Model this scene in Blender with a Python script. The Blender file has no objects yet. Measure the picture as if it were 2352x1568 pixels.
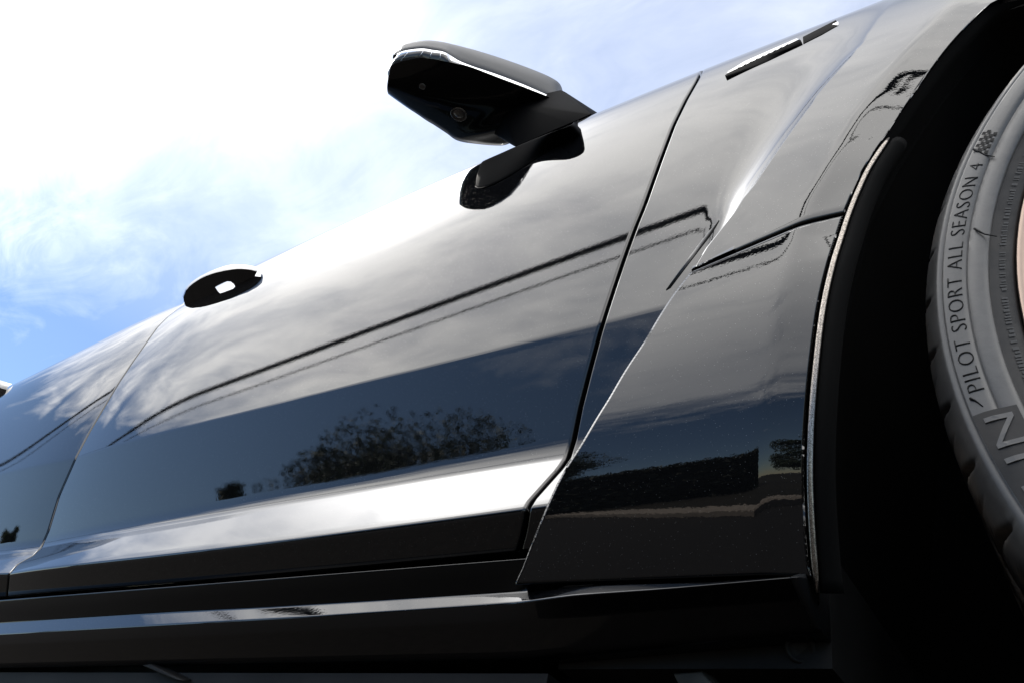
import bpy, bmesh, math, random
import numpy as np
from mathutils import Vector, Matrix
from mathutils.bvhtree import BVHTree
from mathutils.geometry import delaunay_2d_cdt

rad = math.radians
C = bpy.context.scene
COL = C.collection
random.seed(4)
rng = np.random.default_rng(7)

# ------------------------------------------------------------------ camera, sky, sun, exposure
D = 0.42            # camera to the plane of the door crease
CAMZ = 0.035        # the camera lies almost on the ground
FPX = 1898.0        # focal length in pixels of a 2352 px wide frame
PHI = rad(20.0)
_cx = np.array([0.819, 0.212, -0.533])          # world +X in camera coordinates (right, up, forward)
_cx /= np.linalg.norm(_cx)
_z0 = np.array([0.0, 0.929, 0.370])
_z0 -= _cx * _z0.dot(_cx); _z0 /= np.linalg.norm(_z0)
_y0 = -np.cross(_cx, _z0); _y0 = _y0 if _y0[2] > 0 else -_y0
_cz = math.cos(PHI) * _z0 + math.sin(PHI) * _y0
_cy = math.cos(PHI) * _y0 - math.sin(PHI) * _z0
W2C = np.array([_cx, _cy, _cz])                 # rows: world axes in camera (right, up, forward)
CAM = np.array([0.0, -D, CAMZ])

cam_data = bpy.data.cameras.new('camera')
cam = bpy.data.objects.new('camera', cam_data)
COL.objects.link(cam)
Rw, Uw, Fw = W2C[:, 0], W2C[:, 1], W2C[:, 2]
M = Matrix(((Rw[0], Uw[0], -Fw[0], CAM[0]), (Rw[1], Uw[1], -Fw[1], CAM[1]),
            (Rw[2], Uw[2], -Fw[2], CAM[2]), (0, 0, 0, 1)))
cam.matrix_world = M
cam_data.sensor_width = 36.0
cam_data.lens = 36.0 * FPX / 2352.0
cam_data.clip_start = 0.01
cam_data.clip_end = 5000
cam_data.dof.use_dof = False
C.camera = cam

SUN = np.array([-0.59, 0.055, 0.80]); SUN /= np.linalg.norm(SUN)
sun_el = math.asin(SUN[2]); sun_rot = math.atan2(SUN[0], SUN[1])
w = bpy.data.worlds.new('World'); C.world = w; w.use_nodes = True
nt = w.node_tree; nt.nodes.clear()
def N(t, ty, **kw):
    n = t.nodes.new(ty)
    for k, v in kw.items():
        setattr(n, k, v)
    return n
def ramp(t, stops, interp='LINEAR'):
    n = t.nodes.new('ShaderNodeValToRGB'); n.color_ramp.interpolation = interp
    e = n.color_ramp.elements
    while len(e) < len(stops): e.new(0.5)
    for i, (p, c) in enumerate(stops):
        e[i].position = p
        e[i].color = (c, c, c, 1) if not hasattr(c, '__len__') else (*c, 1)
    return n
def math_node(t, op, a=None, b=None, clamp=False):
    n = t.nodes.new('ShaderNodeMath'); n.operation = op; n.use_clamp = clamp
    for i, v in enumerate((a, b)):
        if v is None: continue
        if isinstance(v, (int, float)): n.inputs[i].default_value = v
        else: t.links.new(v, n.inputs[i])
    return n.outputs[0]
sky = N(nt, 'ShaderNodeTexSky', sky_type='NISHITA', sun_disc=False, sun_elevation=sun_el, sun_rotation=sun_rot,
        altitude=200, air_density=1.0, dust_density=0.1, ozone_density=3.0)
tc = N(nt, 'ShaderNodeTexCoord')
sep = N(nt, 'ShaderNodeSeparateXYZ'); nt.links.new(tc.outputs['Generated'], sep.inputs[0])
zc = math_node(nt, 'MAXIMUM', math_node(nt, 'ADD', sep.outputs[2], 0.10), 0.03)
px_ = math_node(nt, 'DIVIDE', sep.outputs[0], zc); py_ = math_node(nt, 'DIVIDE', sep.outputs[1], zc)
comb = N(nt, 'ShaderNodeCombineXYZ'); nt.links.new(px_, comb.inputs[0]); nt.links.new(py_, comb.inputs[1])
mapn = N(nt, 'ShaderNodeMapping'); nt.links.new(comb.outputs[0], mapn.inputs[0])
mapn.inputs['Rotation'].default_value = (0, 0, rad(25)); mapn.inputs['Scale'].default_value = (0.75, 1.5, 1)
mapn.inputs['Location'].default_value = (3.3, 1.7, 0)
n1 = N(nt, 'ShaderNodeTexNoise'); nt.links.new(mapn.outputs[0], n1.inputs['Vector'])
n1.inputs['Scale'].default_value = 1.5; n1.inputs['Detail'].default_value = 9; n1.inputs['Roughness'].default_value = 0.60
n1.inputs['Distortion'].default_value = 0.5
n2 = N(nt, 'ShaderNodeTexNoise'); nt.links.new(mapn.outputs[0], n2.inputs['Vector'])
n2.inputs['Scale'].default_value = 6.0; n2.inputs['Detail'].default_value = 7; n2.inputs['Roughness'].default_value = 0.62
n2.inputs['Distortion'].default_value = 0.8
cover = ramp(nt, [(0.0, 0.0), (0.38, 0.02), (0.48, 0.32), (0.60, 0.48), (1.0, 0.54)])      # by sin(elevation): clear low down, veiled above
nt.links.new(sep.outputs[2], cover.inputs[0])
noise_mix = math_node(nt, 'ADD', math_node(nt, 'ADD', math_node(nt, 'MULTIPLY', n1.outputs[0], 1.05), math_node(nt, 'MULTIPLY', n2.outputs[0], 0.55)), -0.47)
sunside = N(nt, 'ShaderNodeVectorMath', operation='DOT_PRODUCT'); nt.links.new(tc.outputs['Generated'], sunside.inputs[0]); sunside.inputs[1].default_value = tuple(SUN)
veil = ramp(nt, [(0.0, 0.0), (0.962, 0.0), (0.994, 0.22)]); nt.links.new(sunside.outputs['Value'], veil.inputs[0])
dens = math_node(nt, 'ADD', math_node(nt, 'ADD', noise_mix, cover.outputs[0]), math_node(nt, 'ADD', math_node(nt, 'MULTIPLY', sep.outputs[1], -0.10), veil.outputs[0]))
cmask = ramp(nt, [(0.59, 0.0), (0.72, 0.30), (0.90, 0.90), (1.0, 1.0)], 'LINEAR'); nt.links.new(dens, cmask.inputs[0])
# clouds scatter more light towards the viewer near the sun
vd = N(nt, 'ShaderNodeVectorMath', operation='DOT_PRODUCT'); nt.links.new(tc.outputs['Generated'], vd.inputs[0])
vd.inputs[1].default_value = tuple(SUN)
fw = ramp(nt, [(0.0, 0.85), (1.0, 0.85)]); nt.links.new(vd.outputs['Value'], fw.inputs[0])
glow = math_node(nt, 'MULTIPLY', math_node(nt, 'POWER', math_node(nt, 'MAXIMUM', vd.outputs['Value'], 0.0), 75.0), 4.0)
cl_l = math_node(nt, 'ADD', fw.outputs[0], glow)
ccol = N(nt, 'ShaderNodeVectorMath', operation='SCALE'); ccol.inputs[0].default_value = (1.0, 0.985, 0.965)
nt.links.new(math_node(nt, 'MULTIPLY', cl_l, 25.5), ccol.inputs['Scale'])
# cloud opacity shaped to set the paint's reflections: thick behind the camera, thin in view
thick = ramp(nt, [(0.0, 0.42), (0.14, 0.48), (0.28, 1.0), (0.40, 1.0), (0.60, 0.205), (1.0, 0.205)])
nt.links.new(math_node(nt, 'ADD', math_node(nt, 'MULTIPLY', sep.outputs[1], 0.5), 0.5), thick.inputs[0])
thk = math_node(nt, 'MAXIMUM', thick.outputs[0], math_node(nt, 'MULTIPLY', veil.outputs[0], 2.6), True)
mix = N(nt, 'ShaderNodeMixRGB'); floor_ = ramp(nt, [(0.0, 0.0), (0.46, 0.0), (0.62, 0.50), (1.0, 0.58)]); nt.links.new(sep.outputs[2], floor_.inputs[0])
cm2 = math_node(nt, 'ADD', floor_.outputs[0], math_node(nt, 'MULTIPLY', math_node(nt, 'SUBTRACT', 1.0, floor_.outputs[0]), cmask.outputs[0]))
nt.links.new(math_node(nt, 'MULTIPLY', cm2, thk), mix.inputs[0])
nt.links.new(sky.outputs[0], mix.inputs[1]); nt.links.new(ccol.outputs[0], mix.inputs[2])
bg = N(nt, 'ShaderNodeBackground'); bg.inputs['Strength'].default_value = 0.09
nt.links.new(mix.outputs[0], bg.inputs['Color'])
wo = N(nt, 'ShaderNodeOutputWorld'); nt.links.new(bg.outputs[0], wo.inputs['Surface'])

sd = bpy.data.lights.new('sun', 'SUN'); sd.energy = 3.2; sd.angle = rad(0.53); sd.color = (1.0, 0.95, 0.87)
sun = bpy.data.objects.new('sun', sd); COL.objects.link(sun)
sun.rotation_mode = 'QUATERNION'; sun.rotation_quaternion = Vector(SUN).to_track_quat('Z', 'Y')
sun.location = Vector(SUN) * 30
C.view_settings.view_transform = 'Standard'
try: C.view_settings.look = 'None'
except Exception: pass
C.view_settings.gamma = 1.0; C.view_settings.use_curve_mapping = False
C.view_settings.exposure = 0.9
C.cycles.max_bounces = 8; C.cycles.glossy_bounces = 6
C.cycles.sample_clamp_indirect = 12.0

# ------------------------------------------------------------------ pixel <-> world
def ray(px, py):
    px = np.asarray(px, float); py = np.asarray(py, float)
    c = np.stack([px - 1176.0, 784.0 - py, np.full_like(px, FPX)], -1)
    return c @ W2C.T
def unp(px, py, y):
    d = ray(px, py); t = (np.asarray(y, float) + D) / d[..., 1]
    return CAM + d * t[..., None]
def unpz(px, py, z):
    d = ray(px, py); t = (np.asarray(z, float) - CAMZ) / d[..., 2]
    return CAM + d * t[..., None]
def proj(P):
    c = (np.asarray(P, float) - CAM) @ W2C
    return np.stack([1176 + FPX * c[..., 0] / c[..., 2], 784 - FPX * c[..., 1] / c[..., 2]], -1)
def feat(pts, y, deg=None):
    p = np.array(pts, float); q = unp(p[:, 0], p[:, 1], y)
    o = np.argsort(q[:, 0]); xs, zs = q[o, 0], q[o, 2]
    if deg is not None:
        co = np.polyfit(xs, zs, deg); lo, hi = xs[0] - 0.05, xs[-1] + 0.05
        d1 = np.polyder(co)
        def f(x):
            x = np.asarray(x, float); xc = np.clip(x, lo, hi)
            return np.polyval(co, xc) + np.polyval(d1, xc) * np.clip(x - xc, -0.25, 0.25)
        return f
    s0 = (zs[1] - zs[0]) / (xs[1] - xs[0])
    def g(x):
        x = np.asarray(x, float)
        return np.interp(x, xs, zs) + np.where(x < xs[0], (np.maximum(x, xs[0] - .3) - xs[0]) * s0, 0)
    return g

# ------------------------------------------------------------------ mesh helpers
def link(name, me, mat=None, parent=None, smooth=True):
    o = bpy.data.objects.new(name, me); COL.objects.link(o)
    if mat is not None: me.materials.append(mat)
    if parent is not None: o.parent = parent
    if smooth: me.polygons.foreach_set('use_smooth', [True] * len(me.polygons))
    return o
def empty(name, loc=(0, 0, 0), parent=None):
    o = bpy.data.objects.new(name, None); COL.objects.link(o); o.location = loc
    if parent is not None: o.parent = parent
    return o
def tag(o, label, cat, group=None):
    o['label'] = label; o['category'] = cat
    if group: o['group'] = group
    return o
def structure(o):
    o['kind'] = 'structure'; return o
def grid_faces(R, Cn, off=0, closed=False):
    f = []
    for r in range(R - 1):
        for c in range(Cn if closed else Cn - 1):
            a = off + r * Cn + c; b = off + r * Cn + (c + 1) % Cn
            f.append((a, b, b + Cn, a + Cn))
    return f
def fix_winding(me, ref):
    pass
def grid(name, P, mat, parent=None, closed=False, smooth=True, flip=False):
    P = np.asarray(P, float); R, Cn = P.shape[:2]
    f = grid_faces(R, Cn, 0, closed)
    if flip: f = [q[::-1] for q in f]
    me = bpy.data.meshes.new(name); me.from_pydata(P.reshape(-1, 3).tolist(), [], f); me.update()
    return link(name, me, mat, parent, smooth)
def normals(P):
    du = np.gradient(P, axis=1); dv = np.gradient(P, axis=0)
    n = np.cross(dv, du); n /= np.linalg.norm(n, axis=-1, keepdims=True) + 1e-12
    n[n[..., 1] > 0] *= -1
    return n
def flange(P, sides, r=0.0022, depth=0.02):
    """round the chosen edges of a sheet over a small radius and fold them back into the body"""
    P = np.asarray(P, float)
    Nn = normals(P)
    def extra(edge, inner, n):
        e = edge - inner; e -= n * (e * n).sum(-1, keepdims=True); e /= np.linalg.norm(e, axis=-1, keepdims=True) + 1e-12
        out = []
        for a in (22, 45, 68, 90):
            a = rad(a); out.append(edge + e * r * math.sin(a) - n * r * (1 - math.cos(a)))
        out.append(out[-1] - n * depth)
        return out
    if 'l' in sides or 'r' in sides:
        cols = [P[:, i] for i in range(P.shape[1])]; pre, post = [], []
        if 'l' in sides: pre = extra(P[:, 0], P[:, 1], Nn[:, 0])[::-1]
        if 'r' in sides: post = extra(P[:, -1], P[:, -2], Nn[:, -1])
        nl = [Nn[:, 0]] * len(pre); nr = [Nn[:, -1]] * len(post)
        Nn = np.concatenate([np.stack(nl, 1), Nn] if pre else [Nn], 1)
        if post: Nn = np.concatenate([Nn, np.stack(nr, 1)], 1)
        P = np.stack(pre + cols + post, 1)
    if 'b' in sides or 't' in sides:
        rows = [P[i] for i in range(P.shape[0])]; pre, post = [], []
        if 'b' in sides: pre = extra(P[0], P[1], Nn[0])[::-1]
        if 't' in sides: post = extra(P[-1], P[-2], Nn[-1])
        P = np.stack(pre + rows + post, 0)
    return P
def hull(name, pts, mat, parent=None, bevel=0.0, seg=3, smooth=True):
    bm = bmesh.new()
    for p in pts: bm.verts.new(tuple(p))
    r = bmesh.ops.convex_hull(bm, input=bm.verts)
    for v in [v for v in bm.verts if not v.link_faces]: bm.verts.remove(v)
    bmesh.ops.dissolve_limit(bm, angle_limit=rad(1), verts=bm.verts, edges=bm.edges)
    if bevel:
        bmesh.ops.bevel(bm, geom=list(bm.edges) + list(bm.verts), offset=bevel, segments=seg, affect='EDGES', profile=0.5, clamp_overlap=True)
    bmesh.ops.recalc_face_normals(bm, faces=bm.faces)
    me = bpy.data.meshes.new(name); bm.to_mesh(me); bm.free()
    return link(name, me, mat, parent, smooth)
def box_bm(bm, lo, hi):
    vs = [bm.verts.new((x, y, z)) for z in (lo[2], hi[2]) for y in (lo[1], hi[1]) for x in (lo[0], hi[0])]
    for q in ((0, 2, 3, 1), (4, 5, 7, 6), (0, 1, 5, 4), (2, 6, 7, 3), (0, 4, 6, 2), (1, 3, 7, 5)):
        bm.faces.new([vs[i] for i in q])
def tube(name, pts, radii, mat, parent=None, n=8, smooth=True):
    pts = np.asarray(pts, float); rows = []
    radii = np.broadcast_to(np.asarray(radii, float), (len(pts),))
    t = np.gradient(pts, axis=0); t /= np.linalg.norm(t, axis=1, keepdims=True) + 1e-12
    up = np.array([0.0, 0.0, 1.0]) if abs(t[0][2]) < 0.9 else np.array([1.0, 0, 0])
    for i in range(len(pts)):
        a = np.cross(t[i], up); a /= np.linalg.norm(a) + 1e-12; b = np.cross(t[i], a)
        ang = np.linspace(0, 2 * math.pi, n, endpoint=False)
        rows.append(pts[i] + radii[i] * (np.cos(ang)[:, None] * a + np.sin(ang)[:, None] * b))
    P = np.stack(rows, 0)
    f = grid_faces(len(pts), n, 0, True)
    f.append(tuple(range(n))[::-1]); f.append(tuple(range((len(pts) - 1) * n, len(pts) * n)))
    me = bpy.data.meshes.new(name); me.from_pydata(P.reshape(-1, 3).tolist(), [], f); me.update()
    return link(name, me, mat, parent, smooth)
def bez3(a, b, c, n, end=True):
    t = np.linspace(0, 1, n, endpoint=end)[:, None]
    return (1 - t) ** 2 * a + 2 * (1 - t) * t * b + t ** 2 * c

# ------------------------------------------------------------------ materials
def mat_new(name):
    m = bpy.data.materials.new(name); m.use_nodes = True
    t = m.node_tree; b = t.nodes['Principled BSDF']
    return m, t, b
def simple(name, col, rough=0.5, metal=0.0, ior=1.5, coat=0.0, noise=0.0, nscale=30.0, bump=0.0, bdist=0.001):
    m, t, b = mat_new(name)
    b.inputs['Base Color'].default_value = (*col, 1); b.inputs['Roughness'].default_value = rough
    b.inputs['Metallic'].default_value = metal; b.inputs['IOR'].default_value = ior
    b.inputs['Coat Weight'].default_value = coat; b.inputs['Coat Roughness'].default_value = 0.02
    if noise or bump:
        g = N(t, 'ShaderNodeNewGeometry'); n = N(t, 'ShaderNodeTexNoise'); t.links.new(g.outputs['Position'], n.inputs['Vector'])
        n.inputs['Scale'].default_value = nscale; n.inputs['Detail'].default_value = 6
        if noise:
            r = ramp(t, [(0.3, [c * (1 - noise) for c in col]), (0.7, [min(1, c * (1 + noise)) for c in col])])
            t.links.new(n.outputs[0], r.inputs[0]); t.links.new(r.outputs[0], b.inputs['Base Color'])
        if bump:
            bp = N(t, 'ShaderNodeBump'); bp.inputs['Strength'].default_value = bump; bp.inputs['Distance'].default_value = bdist
            t.links.new(n.outputs[0], bp.inputs['Height']); t.links.new(bp.outputs[0], b.inputs['Normal'])
    return m
def paint_mat(name):
    m, t, b = mat_new(name)
    g = N(t, 'ShaderNodeNewGeometry')
    b.inputs['Metallic'].default_value = 0.0; b.inputs['Roughness'].default_value = 0.38; b.inputs['Specular IOR Level'].default_value = 0.0
    b.inputs['Coat Weight'].default_value = 1.0; b.inputs['Coat Roughness'].default_value = 0.012; b.inputs['Coat IOR'].default_value = 1.62
    # metallic flakes: a few per mille of the cells are bright mirrors
    v = N(t, 'ShaderNodeTexVoronoi'); v.inputs['Scale'].default_value = 2100; t.links.new(g.outputs['Position'], v.inputs['Vector'])
    s = N(t, 'ShaderNodeSeparateColor'); t.links.new(v.outputs['Color'], s.inputs[0])
    sel = ramp(t, [(0.984, 0.0), (0.992, 1.0)]); t.links.new(s.outputs[0], sel.inputs[0])
    near = ramp(t, [(0.22, 1.0), (0.42, 0.0)]); t.links.new(v.outputs['Distance'], near.inputs[0])
    fl = math_node(t, 'MULTIPLY', sel.outputs[0], near.outputs[0])
    t.links.new(math_node(t, 'MULTIPLY', fl, 0.7), b.inputs['Metallic'])
    mixc = N(t, 'ShaderNodeMixRGB'); t.links.new(fl, mixc.inputs[0])
    mixc.inputs[1].default_value = (0.0035, 0.0038, 0.0046, 1); mixc.inputs[2].default_value = (0.24, 0.24, 0.235, 1)
    t.links.new(mixc.outputs[0], b.inputs['Base Color'])
    # orange peel of the lacquer
    n = N(t, 'ShaderNodeTexNoise'); n.inputs['Scale'].default_value = 520; n.inputs['Detail'].default_value = 1.5
    t.links.new(g.outputs['Position'], n.inputs['Vector'])
    bp = N(t, 'ShaderNodeBump'); bp.inputs['Strength'].default_value = 1.0; bp.inputs['Distance'].default_value = 0.0000062
    t.links.new(n.outputs[0], bp.inputs['Height']); t.links.new(bp.outputs[0], b.inputs['Coat Normal'])
    return m
MAT = {}
MAT['paint'] = paint_mat('black_metallic_paint')
MAT['gloss'] = simple('gloss_black_plastic', (0.003, 0.003, 0.0035), 0.06, ior=1.5)
MAT['satin'] = simple('satin_black_plastic', (0.012, 0.012, 0.013), 0.35, ior=1.45, bump=0.15, nscale=900, bdist=0.0002)
MAT['capgrey'] = simple('satin_dark_grey_mirror_cap', (0.07, 0.071, 0.075), 0.42, metal=0.0, ior=1.45)
MAT['matte'] = simple('matte_black_plastic', (0.0025, 0.0025, 0.0028), 0.6, ior=1.08)
MAT['liner'] = simple('black_felt_liner', (0.003, 0.003, 0.003), 0.95, ior=1.2)
MAT['under'] = simple('underbody_plastic', (0.010, 0.010, 0.010), 0.6, ior=1.3, noise=0.5, nscale=14)
MAT['metal_dull'] = simple('dull_metal', (0.07, 0.065, 0.055), 0.5, metal=0.6, noise=0.4, nscale=40)
MAT['chrome'] = simple('chrome', (0.85, 0.85, 0.86), 0.08, metal=1.0)
MAT['satin_chrome'] = simple('satin_chrome', (0.80, 0.81, 0.83), 0.22, metal=1.0)
MAT['glass_dark'] = simple('tinted_glass', (0.01, 0.012, 0.012), 0.02, ior=1.5)
MAT['lens'] = simple('smoked_lens', (0.05, 0.048, 0.047), 0.05, ior=1.5)
MAT['lens_grey'] = simple('lamp_lens_grey', (0.11, 0.10, 0.095), 0.2, ior=1.5)
MAT['rim'] = simple('bronze_machined_rim', (0.30, 0.23, 0.19), 0.3, metal=1.0)
MAT['mirror'] = simple('mirror_silver', (0.9, 0.9, 0.9), 0.02, metal=1.0)
MAT['sillblack'] = simple('sill_gloss_black', (0.0025, 0.0025, 0.0025), 0.08, ior=1.28)
MAT['marks'] = simple('moulded_grey_marks', (0.045, 0.045, 0.045), 0.6)
MAT['ink'] = simple('moulded_black_lettering', (0.006, 0.006, 0.006), 0.6, ior=1.3)
def rubber_mat(name, col, rough, ior):
    m, t, b = mat_new(name)
    g = N(t, 'ShaderNodeNewGeometry'); n = N(t, 'ShaderNodeTexNoise'); t.links.new(g.outputs['Position'], n.inputs['Vector'])
    n.inputs['Scale'].default_value = 55; n.inputs['Detail'].default_value = 8; n.inputs['Roughness'].default_value = 0.7
    r = ramp(t, [(0.35, [c * 0.75 for c in col]), (0.65, [c * 1.3 for c in col])]); t.links.new(n.outputs[0], r.inputs[0])
    sp = N(t, 'ShaderNodeSeparateXYZ'); t.links.new(g.outputs['Position'], sp.inputs[0])      # faint dust; reflected ground light painted tan into the tread blocks
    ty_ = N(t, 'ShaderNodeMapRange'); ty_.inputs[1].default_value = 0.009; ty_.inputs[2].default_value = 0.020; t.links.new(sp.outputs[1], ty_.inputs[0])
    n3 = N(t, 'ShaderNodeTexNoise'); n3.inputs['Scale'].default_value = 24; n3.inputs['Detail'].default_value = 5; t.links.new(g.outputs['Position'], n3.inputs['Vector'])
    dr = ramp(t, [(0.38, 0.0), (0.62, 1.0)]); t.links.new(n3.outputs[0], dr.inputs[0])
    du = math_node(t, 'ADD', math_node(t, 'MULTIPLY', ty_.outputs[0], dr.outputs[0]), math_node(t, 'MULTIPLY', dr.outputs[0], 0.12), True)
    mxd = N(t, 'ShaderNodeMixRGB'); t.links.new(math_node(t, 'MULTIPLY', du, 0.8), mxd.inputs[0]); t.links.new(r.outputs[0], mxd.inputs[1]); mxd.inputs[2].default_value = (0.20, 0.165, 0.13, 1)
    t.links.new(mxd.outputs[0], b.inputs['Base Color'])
    r2 = ramp(t, [(0.3, rough * 0.8), (0.7, rough * 1.25)]); t.links.new(n.outputs[0], r2.inputs[0]); t.links.new(r2.outputs[0], b.inputs['Roughness'])
    b.inputs['IOR'].default_value = ior
    bp = N(t, 'ShaderNodeBump'); bp.inputs['Strength'].default_value = 0.25; bp.inputs['Distance'].default_value = 0.0008
    t.links.new(n.outputs[0], bp.inputs['Height']); t.links.new(bp.outputs[0], b.inputs['Normal'])
    return m
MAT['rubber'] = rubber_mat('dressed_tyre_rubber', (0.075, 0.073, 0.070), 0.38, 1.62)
MAT['rubber_dark'] = rubber_mat('dark_rubber_bead', (0.012, 0.012, 0.013), 0.5, 1.4)

# ------------------------------------------------------------------ ground and the things behind the camera (seen in the paint)
GZ = 0.011
def ground_mat(name, c0, c1, scale, bump=0.3, bd=0.004, rough=0.9):
    m, t, b = mat_new(name)
    g = N(t, 'ShaderNodeNewGeometry')
    n = N(t, 'ShaderNodeTexNoise'); n.inputs['Scale'].default_value = scale; n.inputs['Detail'].default_value = 8; t.links.new(g.outputs['Position'], n.inputs['Vector'])
    n2_ = N(t, 'ShaderNodeTexNoise'); n2_.inputs['Scale'].default_value = 0.6; n2_.inputs['Detail'].default_value = 5; t.links.new(g.outputs['Position'], n2_.inputs['Vector'])
    a = math_node(t, 'ADD', math_node(t, 'MULTIPLY', n.outputs[0], 0.6), math_node(t, 'MULTIPLY', n2_.outputs[0], 0.4))
    r = ramp(t, [(0.35, c0), (0.65, c1)]); t.links.new(a, r.inputs[0]); t.links.new(r.outputs[0], b.inputs['Base Color'])
    b.inputs['Roughness'].default_value = rough; b.inputs['Specular IOR Level'].default_value = 0.2
    bp = N(t, 'ShaderNodeBump'); bp.inputs['Strength'].default_value = bump; bp.inputs['Distance'].default_value = bd
    t.links.new(n.outputs[0], bp.inputs['Height']); t.links.new(bp.outputs[0], b.inputs['Normal'])
    return m
MAT['asphalt'] = ground_mat('asphalt', (0.009, 0.0078, 0.007), (0.018, 0.0155, 0.014), 90)
MAT['lawn'] = ground_mat('bark_mulch', (0.010, 0.009, 0.006), (0.022, 0.018, 0.012), 40, 0.6, 0.02)
MAT['concrete'] = simple('kerb_concrete', (0.22, 0.18, 0.145), 0.85, noise=0.2, nscale=25, bump=0.3, bdist=0.003)
MAT['bark'] = simple('bark', (0.07, 0.055, 0.042), 0.9, noise=0.4, nscale=18, bump=0.5, bdist=0.02)
MAT['pole'] = simple('weathered_pole_wood', (0.10, 0.08, 0.06), 0.85, noise=0.4, nscale=12)
MAT['cable'] = simple('black_cable', (0.012, 0.012, 0.012), 0.6)
MAT['ceramic'] = simple('brown_ceramic', (0.12, 0.05, 0.03), 0.2)
def leaf_mat(name, c0, c1):
    m, t, b = mat_new(name)
    oi = N(t, 'ShaderNodeNewGeometry'); r = ramp(t, [(0.0, c0), (1.0, c1)]); t.links.new(oi.outputs['Random Per Island'], r.inputs[0])
    t.links.new(r.outputs[0], b.inputs['Base Color']); b.inputs['Roughness'].default_value = 0.6
    return m
MAT['leaf'] = leaf_mat('tree_leaves', (0.020, 0.030, 0.010), (0.06, 0.085, 0.028))
MAT['hedge_leaf'] = leaf_mat('hedge_leaves', (0.022, 0.024, 0.012), (0.055, 0.058, 0.028))
def plane(name, pts, z, mat):
    me = bpy.data.meshes.new(name); me.from_pydata([(x, y, z) for x, y in pts], [], [tuple(range(len(pts)))]); me.update()
    return link(name, me, mat, None, False)
structure(plane('ground', [(-900, -900), (900, -900), (900, 900), (-900, 900)], GZ, MAT['asphalt']))
KERB = np.array([(-16.0, -18.0), (-2.6, -3.9), (-1.29, -2.40), (-0.56, -1.72), (0.2, -1.80), (9.0, -2.6)])
def offset_line(L, d):
    t = np.gradient(L, axis=0); n = np.stack([-t[:, 1], t[:, 0]], 1); n /= np.linalg.norm(n, axis=1, keepdims=True); return L + n * d
sgn = -1.0
K0, K1 = KERB, offset_line(KERB, sgn * 0.14)
lawn_pts = [tuple(p) for p in K1] + [(60, -60), (-60, -60)]
structure(plane('planting_bed', lawn_pts, GZ + 0.035, MAT['lawn']))
kr = np.stack([np.c_[K0, np.full(len(K0), GZ - 0.02)], np.c_[K0 , np.full(len(K0), GZ + 0.035)],
               np.c_[offset_line(KERB, sgn * 0.015), np.full(len(K0), GZ + 0.045)], np.c_[K1, np.full(len(K0), GZ + 0.045)], np.c_[K1, np.full(len(K0), GZ - 0.02)]], 0)
structure(grid('kerb', kr, MAT['concrete'], None, smooth=False))

def leaf_cards(name, centres, size, mat, parent, jitter=0.5):
    n = len(centres); a = rng.normal(size=(n, 3)); a /= np.linalg.norm(a, axis=1, keepdims=True)
    b = np.cross(a, rng.normal(size=(n, 3))); b /= np.linalg.norm(b, axis=1, keepdims=True)
    s = size * (1 + jitter * (rng.random((n, 1)) - 0.5) * 2)
    c = np.cross(a, b)
    q = np.stack([centres - a * s, centres + b * s * 0.42 + c * s * 0.1, centres + a * s, centres - b * s * 0.42 + c * s * 0.1], 1).reshape(-1, 3)
    me = bpy.data.meshes.new(name); me.vertices.add(4 * n); me.vertices.foreach_set('co', q.ravel())
    me.loops.add(4 * n); me.loops.foreach_set('vertex_index', np.arange(4 * n)); me.polygons.add(n)
    me.polygons.foreach_set('loop_start', np.arange(0, 4 * n, 4)); me.polygons.foreach_set('loop_total', np.full(n, 4)); me.update(calc_edges=True)
    return link(name, me, mat, parent, False)
def make_tree(name, loc, h, rx, label, nclump=38, nleaf=9000, size=0.13, group=None, low=0.35, seed=1):
    r_ = np.random.default_rng(seed); t = empty(name, loc); tag(t, label, 'tree', group)
    tp = np.array([(0, 0, -0.1), (0.05, 0.02, h * 0.2), (-0.05, 0.05, h * 0.45), (0.02, 0, h * 0.8)])
    tube('trunk', tp, [h * 0.035, h * 0.028, h * 0.02, h * 0.006], MAT['bark'], t, 10)
    cl = []
    while len(cl) < nclump:
        p = r_.uniform(-1, 1, 3)
        if 0.15 < (p ** 2).sum() < 1.0: cl.append(p)
    cl = np.array(cl); mid = h * (1 + low) / 2; hz = h * (1 - low) / 2
    cc = cl * np.array([rx, rx, hz]) + np.array([0, 0, mid])
    bmv = []
    for k in range(0, nclump, 3):
        z0 = h * r_.uniform(0.25, 0.55); p0 = np.array([0, 0, z0]); p1 = cc[k]; m_ = (p0 + p1) / 2 + np.array([0, 0, 0.12 * h * r_.random()])
        bmv.append((p0, m_, p1))
    for k, (p0, m_, p1) in enumerate(bmv):
        tube('limb', bez3(p0, m_, p1, 6), np.linspace(h * 0.011, h * 0.002, 6), MAT['bark'], t, 6)
    rad_c = r_.uniform(0.10, 0.30, nclump) * rx
    idx = r_.integers(0, nclump, nleaf); d = r_.normal(size=(nleaf, 3)); d /= np.linalg.norm(d, axis=1, keepdims=True)
    rr = rad_c[idx] * r_.random(nleaf) ** 0.45 * 1.15
    pts = cc[idx] + d * rr[:, None] * np.array([1.15, 1.15, 0.75])
    leaf_cards('crown', pts, size, MAT['leaf'], t)
    return t
def polar(az, dist):
    return (-0.45 + dist * math.sin(rad(az)), -dist * math.cos(rad(az)))
tx, ty = polar(-40.5, 18.0)
make_tree('broadleaf_tree', (tx, ty, GZ), 6.3, 3.4, 'broad dark tree mirrored in the lower front door', 170, 150000, 0.06, seed=3, low=0.35)
tx, ty = polar(-34.0, 22.0)
make_tree('slender_tree', (tx, ty, GZ), 7.9, 1.5, 'slender tree mirrored beside the front edge of the door', 26, 16000, 0.055, seed=5)
tx, ty = polar(-55, 22.0)
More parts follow.
